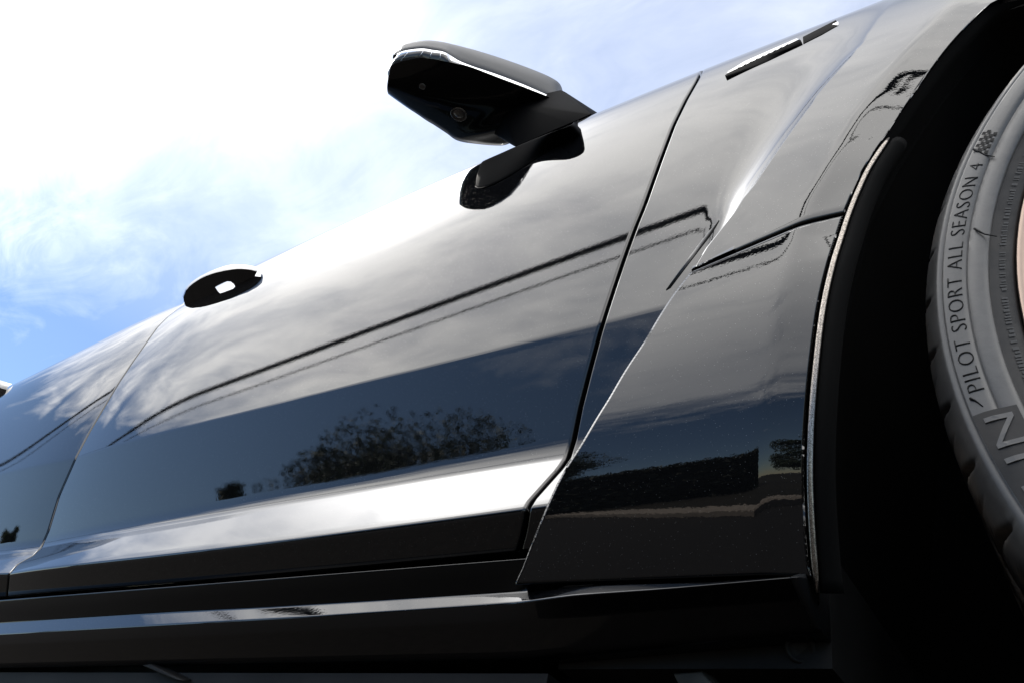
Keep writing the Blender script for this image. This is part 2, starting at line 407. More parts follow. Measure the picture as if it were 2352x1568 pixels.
make_tree('small_tree', (tx, ty, GZ), 6.25, 0.5, 'small round tree mirrored low in the middle of the front door', 14, 1600, 0.16, seed=8, low=0.55)
tx, ty = polar(-64, 30.0)
make_tree('small_tree', (tx, ty, GZ), 6.5, 0.6, 'tiny distant tree mirrored low near the rear edge of the front door', 14, 1400, 0.18, seed=9, low=0.6)
tx, ty = polar(9, 20.0)
make_tree('bushy_tree', (tx, ty, GZ), 4.6, 2.4, 'dark bushy tree mirrored in the edge of the wheel arch', 30, 16000, 0.08, seed=12, low=0.1)

# clipped hedge behind the kerb
hd = empty('clipped_hedge', (-6.0, -5.0, GZ)); tag(hd, 'long dark clipped hedge behind the kerb, mirrored in the lower fender', 'hedge')
h0, h1 = np.array([-11.0, -4.9]), np.array([-0.98, -4.5]); hh = 1.10; dp = 0.75
ed = (h1 - h0) / np.linalg.norm(h1 - h0); en = np.array([ed[1], -ed[0]]); en = en if en[1] < 0 else -en
nl = 26000; L_ = np.linalg.norm(h1 - h0)
s_ = rng.random(nl) ** 0.6 * L_; side = rng.random(nl); dd = np.where(side < 0.55, rng.random(nl) * 0.09, rng.random(nl) * dp); zz_ = np.where(side < 0.55, rng.random(nl) * hh, hh - rng.random(nl) ** 2 * 0.10)
endm = rng.random(nl) < 0.12; s_ = np.where(endm, L_ - rng.random(nl) * 0.06, s_); dd = np.where(endm, rng.random(nl) * dp, dd); zz_ = np.where(endm, rng.random(nl) * hh, zz_)
pos = h0 + s_[:, None] * ed + dd[:, None] * en
hp = np.c_[pos, zz_ + 0.03 * rng.normal(size=nl)] - np.array([-6.0, -5.0, 0])
leaf_cards('foliage', hp, 0.035, MAT['hedge_leaf'], hd)['kind'] = 'stuff'
core = []
for z in (0.02, hh - 0.04):
    for s, d in ((0.05, 0.07), (L_ - 0.05, 0.07), (L_ - 0.05, dp), (0.05, dp)):
        p = h0 + ed * s + en * d; core.append((p[0] + 6.0, p[1] + 5.0, z))
hull('hedge_core', core, MAT['hedge_leaf'], hd, smooth=False)

# overhead lines beside the road and the poles that carry them
def wire_pts(xa, xb, y_at, z_at, sag, n=60):
    xs = np.linspace(xa, xb, n); u_ = (xs - xa) / (xb - xa)
    return np.stack([xs, y_at(xs), z_at(xs) - 4 * sag * u_ * (1 - u_)], 1)
XA, XB = -64.0, 24.0
wy = lambda xs: -D + 0.42 - 3.62 + 0.066 * (xs + 5.0)
WIRE_Z = 8.05
def jag(name, p, r, label):
    o = tube(name, p, r, MAT['cable'], None, 8); return tag(o, label, 'cable', 'overhead cables mirrored in the car')
jag('overhead_cable', wire_pts(XA, XB, wy, lambda xs: np.full(len(xs), WIRE_Z + 0.15), 0.55), 0.06, 'thick overhead cable mirrored as the broad upper line in the door')
jag('overhead_cable', wire_pts(XA, XB, wy, lambda xs: np.full(len(xs), WIRE_Z - 0.42), 0.62), 0.016, 'thin overhead wire mirrored as the narrow lower line in the door')
for xp, lab in ((XA, 'utility pole carrying the overhead cables behind the car'), (XB, 'utility pole carrying the overhead cables ahead of the car')):
    yp = float(wy(np.array([xp]))[0]) - 0.16
    p = empty('utility_pole', (xp, yp, GZ)); tag(p, lab, 'utility pole', 'poles carrying the overhead cables')
    tube('pole', [(0, 0, -0.5), (0, 0, 4), (0, 0, 9.6)], [0.17, 0.15, 0.11], MAT['pole'], p, 14)
    bm = bmesh.new(); box_bm(bm, (-0.07, -1.0, 9.05), (0.07, 1.0, 9.17)); me = bpy.data.meshes.new('crossarm'); bm.to_mesh(me); bm.free(); link('crossarm', me, MAT['pole'], p, False)
    for yy_ in (-0.8, 0.8): tube('insulator', [(0, yy_, 9.17), (0, yy_, 9.24), (0, yy_, 9.3)], [0.05, 0.06, 0.03], MAT['ceramic'], p, 10)
    for zz2 in (WIRE_Z, WIRE_Z - 0.42): tube('bracket', [(0, 0.08, zz2), (0, 0.16, zz2)], 0.04, MAT['metal_dull'], p, 8)


# ------------------------------------------------------------------ the car: surfaces of the side
car = empty('black_car', (-1.0, 0.95, 0.0))
tag(car, 'glossy black metallic car filling the frame, seen from the ground by its front wheel', 'car')
INV = Matrix.Translation((1.0, -0.95, 0.0))
def own(o):           # keep world coordinates in the mesh while the car's origin stands at its base
    if o.parent is car: o.matrix_parent_inverse = INV
    return o

SIL = [(0, 897), (43, 879), (141, 830), (272, 758), (417, 692), (600, 603), (760, 530), (900, 465), (1090, 377), (1360, 262), (1610, 165), (1830, 78), (2030, 0)]
Y_S, Y_B, Y_C, Y_D = 0.085, 0.014, -0.016, 0.0
zS = feat(SIL, Y_S, 3)
zA = feat([(280, 1017), (560, 945), (835, 877), (1110, 809), (1390, 740), (1487, 712)], 0.0, 2)
zB = feat([(81, 1250), (356, 1201), (610, 1156), (914, 1100), (1195, 1057)], Y_B, 2)
zC = feat([(10, 1311), (432, 1267), (711, 1234), (1016, 1194), (1143, 1176)], Y_C, 2)
zD = feat([(0, 1362), (305, 1342), (610, 1316), (914, 1287), (1186, 1262)], Y_D, 2)
def tS(x):
    d = ray(*[float(v) for v in proj(np.array([x, Y_S, float(zS(x))]))])
    return math.atan2(d[1], d[2])
_xs = np.linspace(-1.9, 0.2, 8); _tS = np.polyfit(_xs, [tS(x) for x in _xs], 2)
T_A = rad(5.0)
def quad_ctrl(p, tp, q, tq):
    """control point between p (tilt tp) and q (tilt tq); profile direction at tilt t is (sin t, cos t) in (y, z)"""
    a = np.array([[math.sin(tp), math.sin(tq)], [math.cos(tp), math.cos(tq)]])
    s = np.linalg.solve(a, q - p)
    return p + s[0] * np.array([math.sin(tp), math.cos(tp)])
NP = None
def profile(x):
    xc = float(np.clip(x, -2.3, 0.35))
    A = np.array([0.0, float(zA(xc))]); S = np.array([Y_S, float(zS(xc))])
    B = np.array([Y_B, float(zB(xc))]); Cc = np.array([Y_C, float(zC(xc))]); Dd = np.array([Y_D, float(zD(xc))])
    ts = float(np.polyval(_tS, np.clip(xc, -1.9, 0.2)))
    K = quad_ctrl(A, T_A, S, ts)
    def unit(v): return v / np.linalg.norm(v)
    out = []
    def straight(p, q, n):
        for t in np.linspace(0, 1, n, endpoint=False): out.append(p + (q - p) * t)
    aC, aB, aA = 0.0035, 0.013, 0.003
    c0 = Cc + unit(Dd - Cc) * aC; c1 = Cc + unit(B - Cc) * aC
    b0 = B + unit(Cc - B) * aB * 0.8; b1 = B + unit(A - B) * aB
    a0 = A + unit(B - A) * aA; a1 = A + unit(K - A) * aA
    straight(Dd, c0, 5); out.extend(bez3(c0, Cc, c1, 7, False))
    straight(c1, b0, 8); out.extend(bez3(b0, B, b1, 12, False))
    straight(b1, a0, 16); out.extend(bez3(a0, A, a1, 7, False))
    out.extend(bez3(a1, K, S, 40, False))
    # over the shoulder to the belt line
    te = ts + rad(8); T = S + 0.045 * np.array([math.sin(te), math.cos(te)])
    K2 = quad_ctrl(S, ts, T, ts + rad(16))
    out.extend(bez3(S, K2, T, 8, True))
    return np.array(out)
XT = np.linspace(-2.6, 0.6, 161)
PT = np.stack([profile(x) for x in XT], 0)             # stations x rows x (y, z)
NS = PT.shape[1]; I_S = NS - 8
def Sd(x, i):
    """door surface: station x (array), row index i -> (y, z)"""
    x = np.asarray(x, float); f = np.clip((x - XT[0]) / (XT[1] - XT[0]), 0, len(XT) - 1.0001); k = f.astype(int); u = (f - k)[..., None]
    return PT[k, i] * (1 - u) + PT[k + 1, i] * u
def yd(x, z):
    x = np.asarray(x, float); z = np.asarray(z, float); xb, zb = np.broadcast_arrays(x, z)
    f = np.clip((xb.ravel() - XT[0]) / (XT[1] - XT[0]), 0, len(XT) - 1.0001); k = f.astype(int); u = f - k; zr = zb.ravel()
    out = np.empty(len(zr))
    for j in range(len(zr)):
        a = PT[k[j]] * (1 - u[j]) + PT[k[j] + 1] * u[j]
        out[j] = np.interp(zr[j], a[:, 1], a[:, 0])
    return out.reshape(xb.shape)

# front fender panel: its own section, fuller over the wheel and tucked in below
_tz = np.array([0.10, 0.20, 0.25, 0.275, 0.308, 0.347, 0.40, 0.44, 0.56, 0.65, 0.75, 0.85, 0.93, 1.0])
_tt = np.array([-26, -24, -20, -17.5, -9, -0.5, 4.5, 8, 11, 13, 17, 23, 30, 34.0])
_zz = np.linspace(0.10, 1.0, 361); _sl = np.tan(np.radians(np.interp(_zz, _tz, _tt)))
_yy = np.concatenate([[0], np.cumsum((_sl[1:] + _sl[:-1]) / 2 * np.diff(_zz))]); _yy -= np.interp(0.347, _zz, _yy)
Y_F0 = -0.040
def yf(x, z):
    x = np.asarray(x, float); z = np.asarray(z, float)
    xc = np.clip(x, -0.9, 0.35); zs = zS(xc)
    v0 = np.interp(0.50, _zz, _yy)
    k = (Y_S - Y_F0 - v0) / (np.interp(zs, _zz, _yy) - v0)
    v = np.interp(z, _zz, _yy)
    return Y_F0 + np.where(z > 0.50, v0 + (v - v0) * k, v)
def px_line(pts, y):
    p = np.array(pts, float); q = unp(p[:, 0], p[:, 1], np.broadcast_to(np.asarray(y, float), (len(p),)))
    return q[:, [0, 2]]
def refine_on(pts, fy):
    p = np.array(pts, float); y = np.zeros(len(p)) - 0.02
    for _ in range(90):
        q = unp(p[:, 0], p[:, 1], y); y = 0.5 * y + 0.5 * fy(q[:, 0], q[:, 2])
    return unp(p[:, 0], p[:, 1], y)
def poly_dist(line, x, z):
    """signed distance in the xz plane to a polyline; positive on its +x side"""
    x = np.asarray(x, float); z = np.asarray(z, float); best = np.full(x.shape, 1e9); sg = np.ones(x.shape)
    for a, b in zip(line[:-1], line[1:]):
        e = b - a; L = e.dot(e); u = np.clip(((x - a[0]) * e[0] + (z - a[1]) * e[1]) / L, 0, 1)
        dx = x - a[0] - u * e[0]; dz = z - a[1] - u * e[1]; d = np.hypot(dx, dz)
        s = np.sign((b[1] - a[1]) * (x - a[0]) - (b[0] - a[0]) * (z - a[1])) * np.sign(b[1] - a[1] + 1e-12)
        m = d < best - 1e-9; best = np.where(m, d, best); sg = np.where(m, s, sg)
    return best * sg
FLARE = [(1752, 1340), (1745, 1210), (1745, 1030), (1765, 870), (1795, 700), (1830, 540), (1855, 481), (1900, 390), (1948, 295), (2020, 190), (2096, 101), (2190, 0), (2260, -80)]
FL = refine_on(FLARE, yf)[:, [0, 2]]
FLARE_K = math.tan(rad(11))
def flare_in(x, z):
    d = poly_dist(FL, x, z); w_ = 0.0025
    s = np.where(d / w_ > 30, d, w_ * np.log1p(np.exp(np.clip(d / w_, -60, 30))))
    k = np.interp(z, [0.44, 0.52], [FLARE_K, math.tan(rad(19))])
    return k * np.minimum(s, 0.16)
RIDGE = [(1184, 1340), (1190, 1327), (1243, 1188), (1293, 1080), (1330, 1027), (1365, 965), (1396, 917), (1431, 855), (1479, 785), (1515, 723), (1550, 670), (1597, 612), (1640, 549), (1699, 473), (1779, 359), (1885, 211), (1977, 106), (2080, -20)]
_r3 = refine_on(RIDGE, yf)
RG = _r3[:, [0, 2]]
# continue the ridge up over the shoulder
RG = np.concatenate([RG, [RG[-1] + np.array([0.03, 0.05])]], 0)
def yfront(x, z):
    return yf(x, z) + flare_in(x, z)
def ridge_x(z): return np.interp(z, RG[:, 1], RG[:, 0])
def band_w(z): return np.interp(z, [0.30, 0.50, 0.535, 0.57, 0.62, 0.70, 0.80, 0.9], [0.012, 0.018, 0.034, 0.055, 0.070, 0.095, 0.13, 0.15])
def yscoop(x, z):
    d = poly_dist(RG, x, z); u = np.clip(1 + d / band_w(z), 0, 1)
    m = u * u * (1.6 - 0.6 * u)
    a = yd(x, z); e = np.interp(z, [0.50, 0.58, 0.66, 0.80, 0.90], [0.0, 0.0030, 0.0050, 0.0040, 0.0])
    return a + (yfront(x, z) - a) * m + e * 6.75 * u * u * (1 - u)

# ------------------------------------------------------------------ shut lines -> x on every row
def cross_x(fn_row, line, lo, hi, n=240):
    """x on a row of the surface where its picture crosses a traced line (line: increasing py)"""
    xs = np.linspace(lo, hi, n); P = fn_row(xs); q = proj(P)
    g = q[:, 0] - np.interp(q[:, 1], line[:, 1], line[:, 0])
    s = np.where((g[:-1] < 0) & (g[1:] >= 0))[0]
    if len(s) == 0: return None
    k = s[0]; return xs[k] + (xs[k + 1] - xs[k]) * (-g[k]) / (g[k + 1] - g[k])
def door_row(i):
    def f(xs):
        yz = Sd(xs, np.full(len(xs), i)); return np.stack([xs, yz[:, 0], yz[:, 1]], 1)
    return f
REAR = np.array([(418, 692), (377, 725), (354, 748), (328, 784), (295, 830), (262, 879), (230, 932), (197, 987), (167, 1043), (155, 1070), (127, 1133), (102, 1214), (86, 1250), (66, 1270), (30, 1290), (10, 1313), (6, 1361)], float)
FRONT = np.array([(1613, 158), (1610, 165), (1600, 186), (1576, 228), (1547, 287), (1517, 367), (1479, 473), (1458, 523), (1433, 591), (1400, 690), (1378, 758), (1352, 855), (1332, 934), (1317, 1009), (1304, 1049), (1288, 1073), (1252, 1113), (1220, 1149), (1211, 1167), (1203, 1220), (1187, 1279)], float)
def shut(line, lo, hi):
    out = [None] * NS
    for i in range(NS):
        if i <= I_S - 1: out[i] = cross_x(door_row(i), line, lo, hi)
    idx = [i for i in range(NS) if out[i] is not None]; vals = [out[i] for i in idx]
    r = np.interp(np.arange(NS), idx, vals)
    return r
X_REAR = shut(REAR, -2.0, -0.9); X_FRONT = shut(FRONT, -1.1, 0.2)
GAP = 0.0036
def sheet(xl, xr, n, fn):
    rows = []
    for i in range(NS):
        L_ = xr[i] - xl[i]; e_ = np.array([0.0006, 0.0015, 0.003])
        rows.append(fn(np.concatenate([[xl[i]], xl[i] + e_, np.linspace(xl[i] + 0.006, xr[i] - 0.006, n), xr[i] - e_[::-1], [xr[i]]]), i))
    return np.stack(rows, 0)
def door_fn(xs, i):
    yz = Sd(xs, np.full(len(xs), i)); return np.stack([xs, yz[:, 0], yz[:, 1]], 1)
off = GAP / 2 + 0.0022
def door_fn_r(xs, i):      # the pressing turns in slightly towards its rear edge
    p = door_fn(xs, i); p[:, 1] += 0.0056 * np.clip(1 - (xs - X_REAR[i]) / 0.26, 0, 1) ** 3; return p
P = sheet(X_REAR + off, X_FRONT - off, 130, door_fn_r)
front_door = own(grid('front_door', flange(P, 'lrb'), MAT['paint'], car))
def door_fn_f(xs, i):
    p = door_fn(xs, i); p[:, 1] += 0.0064 * np.clip(1 - (X_REAR[i] - xs) / 0.24, 0, 1) ** 3; return p
P = sheet(np.full(NS, -2.15), X_REAR - off, 70, door_fn_f)
rear_door = own(grid('rear_door', flange(P, 'lrb'), MAT['paint'], car))
P = sheet(np.full(NS, -3.55), np.full(NS, -2.15 - 2 * off), 40, lambda xs, i: np.stack([xs, Sd(xs, np.full(len(xs), i))[:, 0] + 0.9 * np.clip((-3.1 - xs) / 0.9, 0, 1) ** 2, Sd(xs, np.full(len(xs), i))[:, 1]], 1))
own(grid('rear_quarter_panel', flange(P, 'rb'), MAT['paint'], car))

# ------------------------------------------------------------------ front fender: scoop behind the ridge and panel over the wheel
ARCH_PX = [(1866, 1360), (1862, 1330), (1852, 1200), (1848, 1080), (1857, 900), (1880, 700), (1901, 612), (1943, 477), (1981, 388), (2036, 310), (2100, 215), (2180, 105), (2281, 0)]
_a3 = refine_on(ARCH_PX, yfront)
AR = _a3[:, [0, 2]]
WX, WZ = 0.305, 0.362         # wheel centre
# carry the arch round to its crown
last = AR[-1]; r0 = math.hypot(last[0] - WX, last[1] - WZ); a_l = math.atan2(last[1] - WZ, last[0] - WX)
arc = [(WX + r0 * math.cos(a), WZ + r0 * math.sin(a)) for a in np.linspace(a_l, math.pi / 2, 8)[1:]]
AR = np.concatenate([AR, np.array(arc)], 0)
def resample(line, n):
    s = np.concatenate([[0], np.cumsum(np.hypot(*np.diff(line, axis=0).T))]); t = np.linspace(0, s[-1], n)
    return np.stack([np.interp(t, s, line[:, 0]), np.interp(t, s, line[:, 1])], 1)
GL = refine_on([(1597, 620), (1830, 523), (1928, 492)], yfront)[:, [0, 2]]       # joint between fender and lower panel
def smooth_line(line, n, it=6):
    p = resample(line, n)
    for _ in range(it):
        q = p.copy(); q[1:-1] = (p[:-2] + 2 * p[1:-1] + p[2:]) / 4; p = q
    return p
ARs = smooth_line(AR, 140, 10)
k_g = int(np.argmin(np.hypot(ARs[:, 0] - GL[-1][0], ARs[:, 1] - GL[-1][1])))
RGs = smooth_line(RG, 160, 3)
k_r = int(np.argmin(np.hypot(RGs[:, 0] - GL[0][0], RGs[:, 1] - GL[0][1])))
# lower panel
nr, ncol = 90, 70
left = resample(RGs[:k_r + 1], nr); right = resample(ARs[:k_g + 1], nr)
bl = refine_on([(1184, 1334), (1392, 1320), (1865, 1316)], yfront)[:, [0, 2]]
left = resample(np.concatenate([[bl[0]], RGs[:k_r + 1][RGs[:k_r + 1][:, 1] > bl[0][1] + 0.003]], 0), nr)
right = resample(np.concatenate([[bl[-1]], ARs[:k_g + 1][ARs[:k_g + 1][:, 1] > bl[-1][1] + 0.003]], 0), nr)
u = np.concatenate([[0, 0.003, 0.008, 0.016], np.linspace(0.03, 0.97, ncol - 8), [0.984, 0.992, 0.997, 1]])[None, :, None]
XZ = left[:, None] * (1 - u) + right[:, None] * u
# shrink away from the joint at the top and round the ridge edge
def inset(XZ, top=0.0, bottom=0.0, l=0.0, r=0.0):
    XZ = XZ.copy()
    def shift(line, inner, d):
        e = inner - line; e /= np.linalg.norm(e, axis=-1, keepdims=True) + 1e-12; return line + e * d
    if top: XZ[-1] = shift(XZ[-1], XZ[-3], top)
    if bottom: XZ[0] = shift(XZ[0], XZ[2], bottom)
    if l: XZ[:, 0] = shift(XZ[:, 0], XZ[:, 2], l)
    if r: XZ[:, -1] = shift(XZ[:, -1], XZ[:, -3], r)
    return XZ
GF = 0.0045
XZ = inset(XZ, top=GF / 2 + 0.002, l=0.0025, r=0.002)
def dense_rows(XZ, at_top=True, at_bottom=False):
    r_ = [XZ[i] for i in range(len(XZ))]
    if at_top: r_ = r_[:-1] + [XZ[-2] + (XZ[-1] - XZ[-2]) * t for t in (0.5, 0.8, 0.93)] + [XZ[-1]]
    if at_bottom: r_ = [r_[0]] + [XZ[0] + (XZ[1] - XZ[0]) * t for t in (0.07, 0.2, 0.5)] + r_[1:]
    return np.stack(r_, 0)
XZ = dense_rows(XZ, True, True)
P = np.stack([XZ[..., 0], yfront(XZ[..., 0], XZ[..., 1]), XZ[..., 1]], -1)
fender_lower = own(grid('lower_fender_panel', flange(P, 'lrtb', r=0.0022, depth=0.012), MAT['paint'], car))

# upper fender: scoop sheet (door rows) joined to the panel sheet along the ridge
xr_sc = np.array([0.0] * NS)
rows_sc = []
for i in range(NS):
    # find x where this row meets the ridge
    xs = np.linspace(-0.6, 0.25, 300); yz = Sd(xs, np.full(len(xs), i)); rx = ridge_x(yz[:, 1])
    g = xs - rx; s = np.where((g[:-1] < 0) & (g[1:] >= 0))[0]
    xr_sc[i] = xs[s[0]] if len(s) else xs[-1]
nsc = 64
tt = np.concatenate([[0, 0.004, 0.012, 0.025], np.linspace(0.05, 1, nsc - 4) ** 0.8])
scoop = np.zeros((NS, nsc, 3))
for i in range(NS):
    xl = X_FRONT[i] + off; xr = max(xr_sc[i], xl + 0.012)
    xs = xl + (xr - xl) * tt
    zr = Sd(xs, np.full(nsc, i))[:, 1]
    scoop[i, :, 0] = xs; scoop[i, :, 2] = zr
    scoop[i, :, 1] = yscoop(xs, zr) if i < NS - 1 else yd(xs, zr)
i_g = int(np.argmin(np.abs(scoop[:, -1, 2] - GL[0][1])))
top_rows = np.arange(i_g, NS)
# right border of the panel: arch from the joint to the crown, then straight up the fender top
n_t = len(top_rows)
crown_top = np.array([WX, float(zS(0.3)) + 0.035])
border = resample(np.concatenate([ARs[k_g:], [crown_top]], 0), n_t)
ncp = 90
panel = np.zeros((n_t, ncp, 3))
for j, i in enumerate(top_rows):
    a = scoop[i, -1, [0, 2]]; b = border[j]
    uu = np.concatenate([np.linspace(0, 0.97, ncp - 4), [0.984, 0.992, 0.997, 1]])
    q = a[None] * (1 - uu[:, None]) + b[None] * uu[:, None]
    panel[j, :, 0] = q[:, 0]; panel[j, :, 2] = q[:, 1]
q0 = panel[:, :, [0, 2]].copy()
q0 = inset(q0, bottom=GF / 2 + 0.002, r=0.002); q0[:, 0] = panel[:, 0, [0, 2]]
panel[..., 0] = q0[..., 0]; panel[..., 2] = q0[..., 1]
panel[..., 1] = yfront(panel[..., 0], panel[..., 2])
panel[:, 0] = scoop[top_rows, -1]
def join_grids(name, Ps, mat, parent):
    bm = bmesh.new()
    for P in Ps:
        R, Cn = P.shape[:2]; vs = [bm.verts.new(tuple(p)) for p in P.reshape(-1, 3)]
        for f in grid_faces(R, Cn):
            try: bm.faces.new([vs[k] for k in f])
            except ValueError: pass
    bmesh.ops.remove_doubles(bm, verts=bm.verts, dist=0.00003)
    bmesh.ops.recalc_face_normals(bm, faces=bm.faces)
    me = bpy.data.meshes.new(name); bm.to_mesh(me); bm.free()
    return link(name, me, mat, parent)
fender = own(join_grids('front_fender', [flange(scoop, 'l'), flange(panel, 'rb', r=0.0022, depth=0.012)], MAT['paint'], car))

# ------------------------------------------------------------------ sill, underbody, wheel house, cabin
def strip_rows(xs, rows):
    return np.stack([np.stack([xs, np.broadcast_to(y, xs.shape), z(xs) if callable(z) else z], 1) for y, z in rows], 0)
zE = feat([(0, 1374), (305, 1354), (610, 1328), (914, 1300), (1186, 1280)], -0.012, 1)
F_PX = [(0, 1430), (152, 1420), (406, 1404), (610, 1394), (864, 1379), (1102, 1364), (1195, 1358), (1392, 1342), (1641, 1335), (1865, 1318)]
zF = feat(F_PX, -0.003)
G_PX = [(0, 1455), (406, 1432), (711, 1415), (1016, 1394), (1195, 1382), (1310, 1367), (1517, 1352), (1724, 1333), (1865, 1321)]
zG = feat(G_PX, -0.0075)
zH = feat([(0, 1480), (508, 1457), (1195, 1424), (1865, 1375)], -0.003)
zI = feat([(0, 1532), (1195, 1512), (1865, 1452)], 0.014)
x_end = float(AR[0][0]) - 0.002
xs = np.sort(np.concatenate([np.linspace(-2.95, x_end, 170), np.linspace(-0.31, -0.25, 60)]))
def corner_rows(a, b, c, r, n=5):
    """fillet of radius-like length r at feature b between features a and c; each feature is (y, z(x) array)"""
    A_, B_, C_ = [np.stack([np.broadcast_to(f[0], xs.shape), f[1]], 1) for f in (a, b, c)]
    u1 = A_ - B_; u1 /= np.linalg.norm(u1, axis=1, keepdims=True); u2 = C_ - B_; u2 /= np.linalg.norm(u2, axis=1, keepdims=True)
    p, q = B_ + u1 * r, B_ + u2 * r
    return [(1 - t) ** 2 * p + 2 * t * (1 - t) * B_ + t ** 2 * q for t in np.linspace(0, 1, n)]
x_r = float(unp(1226, 1278, -0.012)[0]); rec = np.clip((xs - x_r + 0.004) / 0.005, 0, 1); rec = rec * rec * (3 - 2 * rec)
fE0 = (0.05, zE(xs) + 0.001); fE = (-0.012 + 0.036 * rec, zE(xs)); fM = (-0.0075 + 0.028 * rec, 0.45 * zE(xs) + 0.55 * zF(xs)); r2 = np.clip((xs - x_r + 0.03) / 0.09, 0, 1); r2 = r2 * r2 * (3 - 2 * r2)
zF2 = feat(F_PX, -0.018); zG2 = feat(G_PX, -0.0235)
fF = (-0.003 - 0.015 * r2, zF(xs) * (1 - r2) + zF2(xs) * r2); fG = (-0.0075 - 0.016 * r2, zG(xs) * (1 - r2) + zG2(xs) * r2); fH = (-0.003, zH(xs)); fI = (0.014, zI(xs)); fJ = (0.06, zI(xs) + 0.004)
def one(f): return np.stack([np.broadcast_to(f[0], xs.shape), f[1]], 1)
rows = [one(fE0)] + corner_rows(fE0, fE, fM, 0.002) + [one(fM)] + corner_rows(fM, fF, fG, 0.0015, 5) + corner_rows(fF, fG, fH, 0.0014, 5) + corner_rows(fG, fH, fI, 0.001, 3) + corner_rows(fH, fI, fJ, 0.005, 4) + [one(fJ)]
P = np.stack([np.c_[xs, r_] for r_ in rows], 0)
kG = 1 + 5 + 1 + 5 + 4
kF = 1 + 5 + 1 + 3
own(grid('sill_top_trim', P[:kF], MAT['sillblack'], car)); sill = own(grid('sill_panel', P[kF - 1:kG], MAT['paint'], car)); own(grid('lower_sill_panel', P[kG - 1:], MAT['gloss'], car))
cap_pts = P[:, -1]
own(hull('sill_end_cap', [tuple(p) for p in cap_pts] + [(p[0] - 0.004, p[1], p[2]) for p in cap_pts], MAT['satin'], car))

# dark body behind the panels, closing every gap
xs_b = np.linspace(-3.5, float(AR[0][0]) - 0.02, 90)
idx = [0, 6, 12, 20, 30, 40, 52, 64, 76, 88, NS - 9]
P = np.stack([np.stack([np.array([x, Sd(np.array([x]), np.array([i]))[0, 0] + 0.045, Sd(np.array([x]), np.array([i]))[0, 1]]) for x in xs_b]) for i in idx if i < NS], 0)
own(grid('inner_body', P, MAT['liner'], car))
rows = []
for x in np.linspace(-0.20, 0.30, 24):
    a_z = np.interp(x, AR[:, 0], AR[:, 1])
    zt = float(zS(min(x, 0.3)))
    zz = np.linspace(max(a_z + 0.03, 0.2), zt - 0.02, 10); rows.append(np.stack([np.full(10, x), yfront(np.full(10, x), zz) + 0.055, zz], 1))
own(grid('inner_fender', np.stack(rows, 1), MAT['liner'], car))

Wd = 1.90
bm = bmesh.new(); box_bm(bm, (-3.2, 0.02, 0.175), (-0.30, Wd - 0.05, float(zI(np.array([-0.8]))[0]) - 0.004)); box_bm(bm, (-0.30, 0.03, 0.20), (-0.13, 0.42, 0.27))
for k, y in enumerate((0.22, 0.55, 0.95, 1.35)):
    box_bm(bm, (-2.6 + 0.1 * k, y, 0.158), (-0.5 - 0.07 * k, y + 0.10, 0.176))
me = bpy.data.meshes.new('underbody_tray'); bm.to_mesh(me); bm.free(); own(link('underbody_tray', me, MAT['under'], car, False))
q = unp(np.array([1545, 1610, 1645, 1560]), np.array([1546, 1541, 1575, 1575]), 0.03)
own(hull('jacking_bracket', [tuple(p) for p in q] + [tuple(p + np.array([0, 0.01, 0.004])) for p in q], MAT['metal_dull'], car, 0.001))
q = unp(np.array([325, 345, 420, 405]), np.array([1527, 1524, 1562, 1562]), 0.012)
own(hull('heat_shield_edge', [tuple(p) for p in q] + [tuple(p + np.array([0, 0.008, 0.004])) for p in q], MAT['under'], car, 0.001))
def disc_ring(name, c, n, radii, depths, mat, parent, seg=28):
    """turned part: rings of given radius and height along n"""
    n = np.asarray(n, float); n /= np.linalg.norm(n); a = np.cross(n, [0.3, 0.9, 0.2]); a /= np.linalg.norm(a); b = np.cross(n, a)
    an = np.linspace(0, 2 * math.pi, seg, endpoint=False); rows = []
    for r_, h_ in zip(radii, depths): rows.append(np.asarray(c) + n * h_ + r_ * (np.cos(an)[:, None] * a + np.sin(an)[:, None] * b))
    P = np.stack(rows, 0); f = grid_faces(len(radii), seg, 0, True); f.append(tuple(range((len(radii) - 1) * seg, len(radii) * seg)))
    me = bpy.data.meshes.new(name); me.from_pydata(P.reshape(-1, 3).tolist(), [], f); me.update()
    return link(name, me, mat, parent)

# wheel house: liner swept inwards from the arch
AL = resample(ARs, 90)
mir = np.stack([2 * WX - AL[::-1][1:, 0], AL[::-1][1:, 1]], 1)
full = np.concatenate([AL, mir], 0)
ya = yfront(np.minimum(full[:, 0], 2 * WX - full[:, 0]), full[:, 1])
cen = np.array([WX, WZ]); out = full - cen; out /= np.linalg.norm(out, axis=1, keepdims=True)
rowsL = []
for dy, dr in ((0.004, 0.003), (0.012, 0.000), (0.03, 0.012), (0.10, 0.02), (0.34, 0.02)):
    pr = full + out * dr; rowsL.append(np.stack([pr[:, 0], ya * 0 + np.where(dy < 0.05, ya + dy, dy), pr[:, 1]], 1))
own(grid('wheel_arch_liner', np.stack(rowsL, 0), MAT['liner'], car))
pw = [(WX + 0.62 * math.cos(a), 0.345, WZ + 0.62 * math.sin(a)) for a in np.linspace(0, 2 * math.pi, 40, endpoint=False)]
me = bpy.data.meshes.new('wheel_house_wall'); me.from_pydata(pw, [], [tuple(range(40))]); me.update(); own(link('wheel_house_wall', me, MAT['liner'], car, False))
